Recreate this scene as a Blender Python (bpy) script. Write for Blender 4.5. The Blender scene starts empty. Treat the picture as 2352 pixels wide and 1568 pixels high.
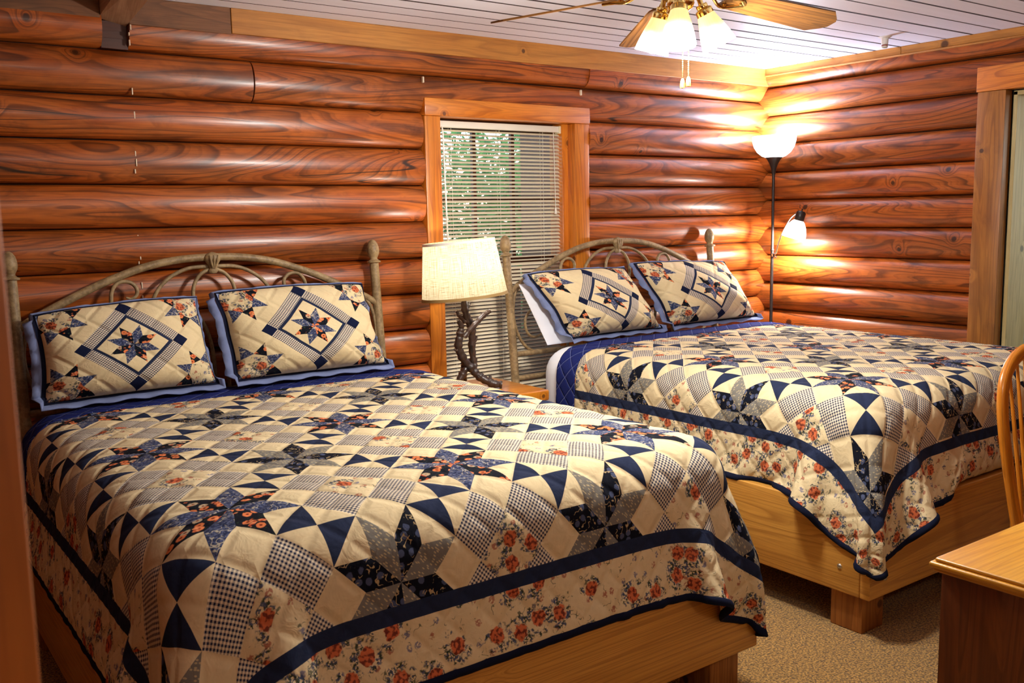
import bpy, bmesh, math, random
import numpy as np
from mathutils import Vector, Matrix, Quaternion
random.seed(7)
RNG = np.random.RandomState(11)
S = bpy.context.scene
COL = S.collection
PI = math.pi

# ------------------------------------------------------------------ camera / view
CAM = (-5.209, -4.277, 1.6)
R_ = np.array([[0.80866, 0.09157, -0.58111],
               [-0.58801, 0.09616, -0.80312],
               [-0.01766, 0.99115, 0.13160]])
cd = bpy.data.cameras.new('camera')
cam = bpy.data.objects.new('camera', cd)
COL.objects.link(cam)
U_, _, Vt_ = np.linalg.svd(R_)
R_ = U_ @ Vt_
M = Matrix([[R_[0][0], R_[0][1], R_[0][2], CAM[0]],
            [R_[1][0], R_[1][1], R_[1][2], CAM[1]],
            [R_[2][0], R_[2][1], R_[2][2], CAM[2]], [0, 0, 0, 1]])
cam.matrix_world = M
cd.sensor_width = 36.0
cd.lens = 2181.0 / 2352.0 * 36.0
cd.clip_start = 0.05
cd.clip_end = 300
cd.dof.use_dof = True
cd.dof.focus_distance = 4.2
cd.dof.aperture_fstop = 9.0
S.camera = cam
S.view_settings.view_transform = 'Standard'
S.view_settings.look = 'None'
S.view_settings.gamma = 1.0
S.view_settings.use_curve_mapping = False
S.view_settings.exposure = 0.3

# ------------------------------------------------------------------ scene helpers
def tag(o, label=None, cat=None, group=None, kind=None):
    if label: o['label'] = label
    if cat: o['category'] = cat
    if group: o['group'] = group
    if kind: o['kind'] = kind
    return o

def empty(name, loc, label=None, cat=None, group=None):
    o = bpy.data.objects.new(name, None)
    COL.objects.link(o)
    o.location = loc
    o.empty_display_size = 0.1
    return tag(o, label, cat, group)

class MB:
    """collects geometry, then links it as ONE mesh object"""
    def __init__(s):
        s.v, s.f, s.uv, s.m, s.sm, s.sd = [], [], [], [], [], []
    def add(s, vs, fs, uvs=None, mat=0, smooth=True, seed=0.0):
        o = len(s.v)
        s.v.extend([tuple(map(float, p)) for p in vs])
        for i, f in enumerate(fs):
            s.f.append([o + k for k in f])
            s.uv.append(uvs[i] if uvs is not None else [(0.0, 0.0)] * len(f))
            s.m.append(mat); s.sm.append(smooth); s.sd.append(seed)
        return s
    def grid(s, P, UV=None, closed_u=False, mat=0, smooth=True, seed=0.0, flip=False):
        """P[j][i] points"""
        P = np.asarray(P, float); nj, ni = P.shape[:2]
        vs = P.reshape(-1, 3)
        fs, uvs = [], []
        lim = ni if closed_u else ni - 1
        for j in range(nj - 1):
            for i in range(lim):
                i2 = (i + 1) % ni
                f = [j*ni+i, j*ni+i2, (j+1)*ni+i2, (j+1)*ni+i]
                if UV is not None:
                    if closed_u:
                        u = [UV[j][i], UV[j][i+1], UV[j+1][i+1], UV[j+1][i]]
                    else:
                        u = [UV[j][i], UV[j][i2], UV[j+1][i2], UV[j+1][i]]
                else:
                    u = [(0, 0)] * 4
                if flip: f = f[::-1]; u = u[::-1]
                fs.append(f); uvs.append([tuple(q) for q in u])
        return s.add(vs, fs, uvs, mat, smooth, seed)
    def box(s, lo, hi, bevel=0.004, seg=2, grain=0, mat=0, seed=None, rot=None, piv=None, smooth=True):
        """axis aligned box lo..hi, bevelled; grain = axis index of the wood grain; rot = 3x3/4x4 Matrix about piv"""
        lo = Vector(lo); hi = Vector(hi)
        bm = bmesh.new()
        bmesh.ops.create_cube(bm, size=1.0)
        d = hi - lo; c = (hi + lo) / 2
        for v in bm.verts:
            v.co = Vector((v.co.x*d.x + c.x, v.co.y*d.y + c.y, v.co.z*d.z + c.z))
        if bevel > 0:
            bmesh.ops.bevel(bm, geom=list(bm.edges), offset=min(bevel, min(d)*.45), segments=seg, affect='EDGES', profile=0.5)
        return s.bm(bm, grain, mat, seed, rot, piv, smooth)
    def bm(s, bm, grain=0, mat=0, seed=None, rot=None, piv=None, smooth=True):
        if seed is None: seed = random.random()
        bm.normal_update()
        vs = [v.co.copy() for v in bm.verts]
        for i, v in enumerate(bm.verts): v.index = i
        fs, uvs = [], []
        for f in bm.faces:
            n = f.normal; ax = max(range(3), key=lambda k: abs(n[k]))
            others = [k for k in range(3) if k != ax]
            if grain in others:
                ua = grain; va = [k for k in others if k != grain][0]
            else:
                ua, va = others
            fs.append([v.index for v in f.verts])
            uvs.append([(v.co[ua] + seed*13.7, v.co[va] + ax*0.31 + seed*5.3) for v in f.verts])
        if rot is not None:
            piv = Vector(piv) if piv is not None else Vector((0, 0, 0))
            vs = [rot @ (p - piv) + piv for p in vs]
        bm.free()
        return s.add(vs, fs, uvs, mat, smooth, seed)
    def tube(s, pts, r, n=10, caps=True, closed=False, mat=0, seed=0.0, squash=None):
        pts = [Vector(p) for p in pts]; N = len(pts)
        rr = [r]*N if not hasattr(r, '__len__') else list(r)
        T = []
        for i in range(N):
            a = pts[(i-1) % N] if (closed or i > 0) else pts[i]
            b = pts[(i+1) % N] if (closed or i < N-1) else pts[i]
            t = (b-a)
            T.append(t.normalized() if t.length > 1e-9 else Vector((0, 0, 1)))
        up = Vector((0, 0, 1)) if abs(T[0].z) < .9 else Vector((0, 1, 0))
        nrm = (up - T[0]*up.dot(T[0])).normalized()
        P, L, UV = [], 0.0, []
        for i in range(N):
            if i > 0:
                L += (pts[i]-pts[i-1]).length
                q = T[i-1].rotation_difference(T[i])
                nrm = q @ nrm
                nrm = (nrm - T[i]*nrm.dot(T[i])).normalized()
            b = T[i].cross(nrm)
            ring = []
            for k in range(n):
                a = 2*PI*k/n
                ca, sa = math.cos(a), math.sin(a)
                if squash: ca *= squash[0]; sa *= squash[1]
                ring.append(pts[i] + (nrm*ca + b*sa)*rr[i])
            P.append(ring)
            UV.append([(L, k/n*2*PI*max(rr)) for k in range(n+1)])
        if closed:
            P.append(P[0]); UV.append([(L+.01, u[1]) for u in UV[0]])
        s.grid([[tuple(q) for q in ring] for ring in P], UV, closed_u=True, mat=mat, seed=seed, flip=True)
        if caps and not closed:
            o = len(s.v)
            s.add(P[0], [list(range(n))], None, mat, False, seed)
            s.add(P[-1], [list(range(n))[::-1]], None, mat, False, seed)
        return s
    def lathe(s, prof, n=24, origin=(0, 0, 0), rot=None, mat=0, seed=0.0, squash=(1, 1), flute=None):
        """prof list of (r,z) around +Z through origin"""
        P, UV, L = [], [], 0
        o = Vector(origin)
        for i, (r, z) in enumerate(prof):
            if i: L += math.hypot(r-prof[i-1][0], z-prof[i-1][1])
            ring = []
            for k in range(n):
                a = 2*PI*k/n
                q = r*(1 + (flute[1]*math.cos(a*flute[0]) if flute else 0))
                p = Vector((q*math.cos(a)*squash[0], q*math.sin(a)*squash[1], z))
                if rot is not None: p = rot @ p
                ring.append(tuple(p+o))
            P.append(ring); UV.append([(k/n, L) for k in range(n+1)])
        s.grid(P, UV, closed_u=True, mat=mat, seed=seed)
        return s
    def build(s, name, mats, parent=None, loc=None, merge=0.0):
        me = bpy.data.meshes.new(name)
        v = np.array(s.v, float)
        if loc is not None: v = v - np.array(loc)
        me.from_pydata(v.tolist(), [], s.f)
        if not isinstance(mats, (list, tuple)): mats = [mats]
        for m in mats: me.materials.append(m)
        uvl = me.uv_layers.new(name='UVMap'); sl = me.uv_layers.new(name='Seed')
        flat = [c for f in s.uv for q in f for c in q]
        uvl.data.foreach_set('uv', flat)
        sd = [c for f, q in zip(s.f, s.sd) for _ in f for c in (q, 0.0)]
        sl.data.foreach_set('uv', sd)
        me.polygons.foreach_set('material_index', s.m)
        me.polygons.foreach_set('use_smooth', s.sm)
        me.update()
        try: me.set_sharp_from_angle(angle=math.radians(42))
        except Exception: pass
        o = bpy.data.objects.new(name, me)
        COL.objects.link(o)
        if parent is not None: o.parent = parent
        if loc is not None: o.location = loc
        return o

def child_local(o, parent):
    """parent o (built in world space) under an Empty without moving it"""
    o.parent = parent
    o.matrix_parent_inverse = Matrix.Identity(4)
    off = Vector(parent.location)
    me = o.data
    n = len(me.vertices)
    a = np.empty(n*3); me.vertices.foreach_get('co', a)
    a = a.reshape(-1, 3) - np.array(off)
    me.vertices.foreach_set('co', a.ravel()); me.update()
    return o

def part(mb, name, mats, root):
    o = mb.build(name, mats)
    p = root; base = Vector((0, 0, 0))
    while p is not None:
        base += Vector(p.location); p = p.parent
    o.parent = root
    me = o.data
    a = np.empty(len(me.vertices)*3); me.vertices.foreach_get('co', a)
    a = a.reshape(-1, 3) - np.array(base)
    me.vertices.foreach_set('co', a.ravel()); me.update()
    return o

def catmull(pts, n=8, closed=False):
    P = [Vector(p) for p in pts]; N = len(P); out = []
    rng = range(N) if closed else range(N-1)
    for i in rng:
        p0 = P[(i-1) % N] if (closed or i > 0) else P[i]*2-P[i+1]
        p1 = P[i]; p2 = P[(i+1) % N]
        p3 = P[(i+2) % N] if (closed or i+2 < N) else p2*2-p1
        for k in range(n):
            t = k/n
            out.append(0.5*((2*p1) + (p2-p0)*t + (2*p0-5*p1+4*p2-p3)*t*t + (3*p1-p0-3*p2+p3)*t*t*t))
    if not closed: out.append(P[-1])
    return out
# ------------------------------------------------------------------ node expressions
class N:
    def __init__(s, g, sock): s.g, s.s = g, sock
    def __add__(a, b): return a.g.m('ADD', a, b)
    __radd__ = __add__
    def __sub__(a, b): return a.g.m('SUBTRACT', a, b)
    def __rsub__(a, b): return a.g.m('SUBTRACT', b, a)
    def __mul__(a, b): return a.g.m('MULTIPLY', a, b)
    __rmul__ = __mul__
    def __truediv__(a, b): return a.g.m('DIVIDE', a, b)
    def __neg__(a): return a.g.m('MULTIPLY', a, -1.0)
    def abs(a): return a.g.m('ABSOLUTE', a)
    def frac(a): return a.g.m('FRACT', a)
    def round(a): return a.g.m('ROUND', a)
    def gt(a, b): return a.g.m('GREATER_THAN', a, b)
    def lt(a, b): return a.g.m('LESS_THAN', a, b)
    def mod(a, b): return a.g.m('FLOORED_MODULO', a, b)
    def min(a, b): return a.g.m('MINIMUM', a, b)
    def max(a, b): return a.g.m('MAXIMUM', a, b)
    def sin(a): return a.g.m('SINE', a)
    def sqrt(a): return a.g.m('SQRT', a)
    def exp(a): return a.g.m('EXPONENT', a)

class G:
    def __init__(s, name):
        s.mat = bpy.data.materials.new(name)
        s.mat.use_nodes = True
        s.nt = s.mat.node_tree
        s.bsdf = s.nt.nodes['Principled BSDF']
        s.out = s.nt.nodes['Material Output']
        s.cache = {}
    def set(s, sock, v):
        if isinstance(v, N): s.nt.links.new(v.s, sock)
        elif hasattr(v, 'is_output'): s.nt.links.new(v, sock)
        else:
            if hasattr(sock.default_value, '__len__') and len(sock.default_value) == 4 and len(v) == 3: v = (*v, 1)
            sock.default_value = v
    def m(s, op, a, b=None, c=None):
        n = s.nt.nodes.new('ShaderNodeMath'); n.operation = op
        s.set(n.inputs[0], a)
        if b is not None: s.set(n.inputs[1], b)
        if c is not None: s.set(n.inputs[2], c)
        return N(s, n.outputs[0])
    def uv(s, name='UVMap'):
        if name not in s.cache:
            n = s.nt.nodes.new('ShaderNodeUVMap'); n.uv_map = name
            q = s.nt.nodes.new('ShaderNodeSeparateXYZ'); s.nt.links.new(n.outputs[0], q.inputs[0])
            s.cache[name] = (N(s, q.outputs[0]), N(s, q.outputs[1]))
        return s.cache[name]
    def obj(s):
        n = s.nt.nodes.new('ShaderNodeTexCoord'); return N(s, n.outputs['Object'])
    def comb(s, x, y, z=0.0):
        n = s.nt.nodes.new('ShaderNodeCombineXYZ')
        for k, v in enumerate((x, y, z)): s.set(n.inputs[k], v)
        return N(s, n.outputs[0])
    def noise(s, vec, scale=1.0, detail=2.0, rough=.5, dist=0.0, color=False):
        n = s.nt.nodes.new('ShaderNodeTexNoise')
        if vec is not None: s.set(n.inputs['Vector'], vec)
        n.inputs['Scale'].default_value = scale; n.inputs['Detail'].default_value = detail
        n.inputs['Roughness'].default_value = rough; n.inputs['Distortion'].default_value = dist
        return N(s, n.outputs['Color' if color else 'Fac'])
    def vor(s, vec, scale=1.0, rand=1.0, dims='2D', feature='F1'):
        n = s.nt.nodes.new('ShaderNodeTexVoronoi'); n.voronoi_dimensions = dims; n.feature = feature
        s.set(n.inputs['Vector'], vec)
        n.inputs['Scale'].default_value = scale; n.inputs['Randomness'].default_value = rand
        q = s.nt.nodes.new('ShaderNodeSeparateColor'); s.nt.links.new(n.outputs['Color'], q.inputs[0])
        return N(s, n.outputs['Distance']), [N(s, q.outputs[k]) for k in range(3)]
    def ss(s, x, a, b, lo=0.0, hi=1.0):
        n = s.nt.nodes.new('ShaderNodeMapRange'); n.interpolation_type = 'SMOOTHSTEP'; n.clamp = True
        s.set(n.inputs['Value'], x)
        n.inputs['From Min'].default_value = a; n.inputs['From Max'].default_value = b
        n.inputs['To Min'].default_value = lo; n.inputs['To Max'].default_value = hi
        return N(s, n.outputs['Result'])
    def mix(s, f, a, b):
        n = s.nt.nodes.new('ShaderNodeMix'); n.data_type = 'RGBA'; n.clamp_factor = True
        s.set(n.inputs[0], f); s.set(n.inputs[6], a); s.set(n.inputs[7], b)
        return N(s, n.outputs[2])
    def mulc(s, c, f):
        n = s.nt.nodes.new('ShaderNodeVectorMath'); n.operation = 'SCALE'
        s.set(n.inputs[0], c); s.set(n.inputs['Scale'], f)
        return N(s, n.outputs[0])
    def white(s, vec):
        n = s.nt.nodes.new('ShaderNodeTexWhiteNoise'); n.noise_dimensions = '2D'
        s.set(n.inputs['Vector'], vec)
        return N(s, n.outputs['Value'])
    def bump(s, h, strength=.3, dist=.01):
        n = s.nt.nodes.new('ShaderNodeBump')
        n.inputs['Strength'].default_value = strength; n.inputs['Distance'].default_value = dist
        s.set(n.inputs['Height'], h)
        s.nt.links.new(n.outputs[0], s.bsdf.inputs['Normal'])
    def fin(s, color, rough=.5, spec=None, coat=None, metal=None, sheen=None):
        s.set(s.bsdf.inputs['Base Color'], color)
        s.set(s.bsdf.inputs['Roughness'], rough)
        if spec is not None: s.bsdf.inputs['Specular IOR Level'].default_value = spec
        if coat is not None:
            s.bsdf.inputs['Coat Weight'].default_value = coat[0]; s.bsdf.inputs['Coat Roughness'].default_value = coat[1]
        if metal is not None: s.bsdf.inputs['Metallic'].default_value = metal
        if sheen is not None:
            s.bsdf.inputs['Sheen Weight'].default_value = sheen; s.bsdf.inputs['Sheen Roughness'].default_value = .6
        return s.mat

def srgb(h):
    c = [int(h[i:i+2], 16)/255 for i in (0, 2, 4)]
    return tuple(x/12.92 if x <= .04045 else ((x+.055)/1.055)**2.4 for x in c)

def wood(name, light, mid, dark, ring=16.0, su=.5, sv=4.0, rough=.35, knots=.5, knot_scale=3.2, coat=None, blotch=.5, line=.6, tone=.3, cracks=0.0, bump=.12):
    g = G(name)
    u, v = g.uv(); sd, _ = g.uv('Seed')
    vec = g.comb(u*su, v*sv, sd*37.0)
    n1 = g.noise(vec, 1.0, 2.6, .42, .5)
    kd, kc = g.vor(g.comb(u + sd*17.0, v + sd*9.0), knot_scale, .9)
    has = kc[0].gt(1.0-knots)
    size = kc[1]*.016 + .013
    d = kd + (1.0-has)*9.0
    halo = g.ss(d, .02, .24, 1.0, 0.0)
    n1 = n1 + halo*halo*.07
    fr = (n1*ring).frac()
    ln = g.ss(fr, .50, .92)*g.ss(fr, .92, 1.0, 1.0, 0.0)
    f2 = (n1*ring*2.7 + .3).frac()
    ln2 = g.ss(f2, .45, .9)*g.ss(f2, .9, 1.0, 1.0, 0.0)
    mot = g.noise(g.comb(u*5.0, v*11.0, sd*33.0), 1.0, 4.0, .65, .6)
    fib = g.noise(g.comb(u*5.0, v*170.0, sd*5.0), 1.0, 2.0, .6)
    blo = g.noise(g.comb(u*1.6, v*5.0, sd*21.0+3.0), 1.0, 3.0, .55, .4)
    c = g.mix(g.ss(blo, .30, .70), mid, light)
    c = g.mix(g.ss(blo, .52, .72)*blotch, c, dark) if blotch > 0 else c
    c = g.mix(ln*line, c, dark)
    c = g.mix(ln2*line*.40, c, dark)
    c = g.mix(g.ss(mot, .50, .74)*blotch*.75, c, dark)
    c = g.mix(g.ss(fib, .35, .75)*.34, c, dark)
    kk = g.ss(d/ (size*knot_scale), .55, 1.0, 1.0, 0.0)
    c = g.mix(kk*.88, c, tuple(x*.35 for x in dark))
    if cracks > 0:
        cn = g.noise(g.comb(u*.55, v*9.0, sd*51.0), 1.0, 1.0, .5)
        cm = g.noise(g.comb(u*.8, v*2.0, sd*71.0), 1.0, 0.0)
        ck = g.ss((cn-.5).abs(), .002, .010, 1.0, 0.0)*g.ss(cm, .58, .63)
        c = g.mix(ck*cracks, c, (.006, .003, .002))
    wn = g.white(g.comb(sd*91.7, sd*13.1))
    c = g.mulc(c, wn*tone + (1.0-tone*.5))
    r = fib*.12 + (rough-.06)
    g.bump(fib*.5 + ln*.3 + blo*1.2, bump, .004)
    return g.fin(c, r, .5, coat)

def plain(name, col, rough=.5, metal=None, spec=None, noise=0.0, nscale=40.0, bump=0.0, coat=None):
    g = G(name)
    c = col
    if noise > 0 or bump > 0:
        nz = g.noise(g.obj(), nscale, 3.0, .6)
        c = g.mulc(col if isinstance(col, N) else col, nz*noise*2 + (1-noise))
        if bump > 0: g.bump(nz, bump, .004)
    return g.fin(c, rough, spec, coat, metal)

def emit(name, col, strength, base=(.9, .9, .9)):
    g = G(name)
    g.bsdf.inputs['Emission Color'].default_value = (*col, 1)
    g.bsdf.inputs['Emission Strength'].default_value = strength
    return g.fin(base, .4)

W = {}
W['log'] = wood('stained_log', srgb('C06828'), srgb('A04A10'), srgb('381203'), ring=30, su=.34, sv=3.2, rough=.36, knots=.13, knot_scale=3.0, coat=(.10, .18), cracks=.9, blotch=.72, line=.62, tone=.4)
W['board'] = wood('rough_sawn_board', srgb('CC8C3C'), srgb('B87428'), srgb('7A4518'), ring=9, su=.6, sv=5, rough=.6, knots=.25, blotch=.25, line=.3, tone=.2)
W['board_dark'] = wood('weathered_board', srgb('8A5A34'), srgb('7A4A28'), srgb('3F2516'), ring=9, su=.6, sv=5, rough=.65, knots=.3, blotch=.6, line=.35, tone=.2)
W['beam'] = wood('painted_beam', srgb('C8A384'), srgb('B08868'), srgb('7C563E'), ring=9, su=.6, sv=5, rough=.6, knots=.2, blotch=.3, line=.3)
W['frame'] = wood('window_timber', srgb('E08A28'), srgb('CC7018'), srgb('8E420A'), ring=13, su=.5, sv=6, rough=.4, knots=.4, knot_scale=3.5, coat=(.2, .25), blotch=.1, line=.5, tone=.15)
W['casing'] = wood('door_casing_wood', srgb('B77830'), srgb('9C5E22'), srgb('60330F'), ring=10, su=.5, sv=6, rough=.45, knots=.5, blotch=.45, line=.4, tone=.1)
W['jamb'] = wood('door_jamb_wood', srgb('DCCB98'), srgb('C8B278'), srgb('8A764E'), ring=8, su=.5, sv=8, rough=.35, knots=.2, blotch=.3, line=.3, tone=.1)
W['rail'] = wood('pine_rail', srgb('DAA048'), srgb('CA8E3A'), srgb('985E20'), ring=30, su=.20, sv=5.0, rough=.42, knots=.10, knot_scale=2.2, coat=(.15, .3), blotch=.05, line=.55, tone=.1)
W['leg'] = wood('pine_leg', srgb('B87838'), srgb('A06228'), srgb('6A3812'), ring=14, su=.5, sv=6, rough=.5, knots=.5, blotch=.3, line=.5)
W['stand'] = wood('nightstand_pine', srgb('E09020'), srgb('D07C18'), srgb('944C0A'), ring=12, su=.6, sv=5, rough=.3, knots=.4, coat=(.4, .15), blotch=.1, line=.45, tone=.1)
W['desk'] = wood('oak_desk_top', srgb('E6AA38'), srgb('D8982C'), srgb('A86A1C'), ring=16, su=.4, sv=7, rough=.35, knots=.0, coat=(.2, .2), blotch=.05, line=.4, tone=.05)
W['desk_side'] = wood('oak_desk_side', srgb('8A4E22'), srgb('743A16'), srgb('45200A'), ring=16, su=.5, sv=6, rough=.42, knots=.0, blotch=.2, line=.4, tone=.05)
W['chair'] = wood('oak_chair', srgb('DC8A28'), srgb('C87418'), srgb('80430A'), ring=10, su=.8, sv=9, rough=.28, knots=0, coat=(.5, .12), blotch=.1, line=.35, tone=.05)
W['blade'] = wood('oak_fan_blade', srgb('865826'), srgb('72481C'), srgb('3C200A'), ring=22, su=.5, sv=7, rough=.4, knots=0, blotch=.1, line=.75, tone=.05)
W['door'] = wood('varnished_door', srgb('C87A34'), srgb('B4641F'), srgb('7A3C10'), ring=10, su=.5, sv=6, rough=.45, knots=.2, blotch=.2, line=.35)
W['sash'] = wood('dark_sash_wood', srgb('5A2C16'), srgb('4A2210'), srgb('2A1006'), ring=10, su=.6, sv=6, rough=.4, knots=0, blotch=.1, line=.3)
W['bark'] = wood('dark_branch', srgb('5A4034'), srgb('3C281F'), srgb('1A0F0A'), ring=30, su=3, sv=20, rough=.38, knots=.3, knot_scale=14, coat=(.3, .2), blotch=.5, line=.7, bump=.5)
W['dark'] = plain('dark_gap', (.010, .006, .004), .9)
W['caulk'] = plain('caulk_flecks', (.75, .62, .45), .8)

def ceiling_mat():
    g = G('painted_plank')
    u, v = g.uv(); sd, _ = g.uv('Seed')
    n = g.noise(g.comb(u*1.5, v*30.0, sd*9.0), 1.0, 3.0, .6)
    wn = g.white(g.comb(sd*71.3, sd*3.7))
    kd, kc = g.vor(g.comb(u+sd*7, v+sd*3), 1.6, 1.0)
    kk = g.ss(kd, .008, .02, 1.0, 0.0)*kc[0].gt(.6)
    c = g.mulc((.85, .85, .95), n*.12 + wn*.08 + .88)
    c = g.mix(kk*.4, c, (.35, .3, .3))
    g.bump(n, .15, .003)
    return g.fin(c, .55)
W['ceiling'] = ceiling_mat()

def carpet_mat():
    g = G('tan_carpet')
    o = g.obj()
    n = g.noise(o, 130.0, 2.0, .7)
    n2 = g.noise(o, 60.0, 2.0, .6)
    n3 = g.noise(o, 3.0, 2.0, .5)
    c = g.mix(g.ss(n, .38, .62), srgb('6A4C28'), srgb('D0A052'))
    c = g.mix(g.ss(n2, .52, .68)*.6, c, srgb('4A3828'))
    c = g.mulc(c, n3*.3+.85)
    g.bump(n + n2*.6, .9, .012)
    return g.fin(c, .95, .1, sheen=.2)
W['carpet'] = carpet_mat()

def burlap_mat():
    g = G('burlap_shade')
    u, v = g.uv()
    a = g.noise(g.comb(u*14.0, v*900.0), 1.0, 2.0, .6)
    b = g.noise(g.comb(u*600.0, v*9.0, 4.0), 1.0, 2.0, .6)
    sl = g.noise(g.comb(u*20.0, v*260.0, 8.0), 1.0, 1.0, .6)
    t = g.ss((a+b)*.5, .40, .60)
    c = g.mix(t, srgb('A89468'), srgb('EADFC4'))
    c = g.mix(g.ss(sl, .66, .74)*.7, c, srgb('5A4528'))
    tr = g.nt.nodes.new('ShaderNodeBsdfTranslucent'); g.set(tr.inputs['Color'], c)
    mx = g.nt.nodes.new('ShaderNodeMixShader'); mx.inputs[0].default_value = .62
    g.fin(c, .85)
    g.nt.links.new(g.bsdf.outputs[0], mx.inputs[1]); g.nt.links.new(tr.outputs[0], mx.inputs[2])
    g.nt.links.new(mx.outputs[0], g.out.inputs['Surface'])
    return g.mat
W['burlap'] = burlap_mat()
W['shade_lining'] = plain('shade_lining', (.85, .82, .75), .7)
W['shade_tape'] = plain('shade_trim_tape', srgb('9A7C48'), .7)

def metal_paint(name, base, dark):
    g = G(name)
    n = g.noise(g.obj(), 55.0, 4.0, .65); n2 = g.noise(g.obj(), 9.0, 2.0, .5)
    c = g.mix(g.ss(n*.6+n2*.4, .38, .62), dark, base)
    g.bump(n, .3, .003)
    return g.fin(c, .5, .4)
W['iron'] = metal_paint('sandstone_painted_metal', srgb('A48A62'), srgb('7A6344'))
W['brass'] = plain('polished_brass', (.83, .60, .22), .16, 1.0)
W['chrome'] = plain('chrome', (.8, .8, .82), .08, 1.0)
W['black'] = plain('dark_bronze_metal', (.030, .022, .020), .35, .3)
W['bolt'] = plain('zinc_bolt', (.55, .53, .48), .35, 1.0)
W['white_plastic'] = plain('ivory_plastic', (.80, .76, .66), .4)
W['slat'] = plain('ivory_blind_slat', (.80, .69, .50), .4)
W['cord'] = plain('white_cord', (.82, .78, .68), .8)
W['sheet'] = plain('white_sheet', (.86, .87, .92), .85, None, .2, .05, 14.0, .12)
W['pillowcase'] = plain('white_pillowcase', (.84, .86, .94), .85, None, .2, .05, 10.0, .2)
W['flange'] = plain('periwinkle_chambray', srgb('7A86AE'), .9, None, .15, .10, 60.0, .2)
W['navy'] = plain('navy_binding_cloth', srgb('15192E'), .9, None, .1, .12, 60.0, .25)
W['green_wall'] = plain('pale_wall_paint', (.62, .70, .64), .7)
W['red'] = plain('red_ring', (.35, .06, .05), .5)
W['fob'] = plain('amber_wood_fob', srgb('E0A428'), .3, None, .5, .1, 30)

def lining_mat():
    g = G('navy_quilted_lining')
    u, v = g.uv()
    p = (u+v)*6.0; r = (v-u)*6.0
    dp = ((p-p.round()).abs()).min((r-r.round()).abs())
    st = g.ss(dp, .012, .022, 1.0, 0.0)
    dash = ((u*1.0).abs()*150.0).frac().gt(.4)
    n = g.noise(g.comb(u*90, v*90), 1.0, 3.0, .6)
    c = g.mulc(srgb('1D2662'), n*.5+.75)
    c = g.mix(st*dash*.55, c, srgb('A9B4DA'))
    g.bump(g.ss(dp, 0.0, .16) + n*.2, .5, .008)
    return g.fin(c, .9, .1)
W['lining'] = lining_mat()

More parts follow.
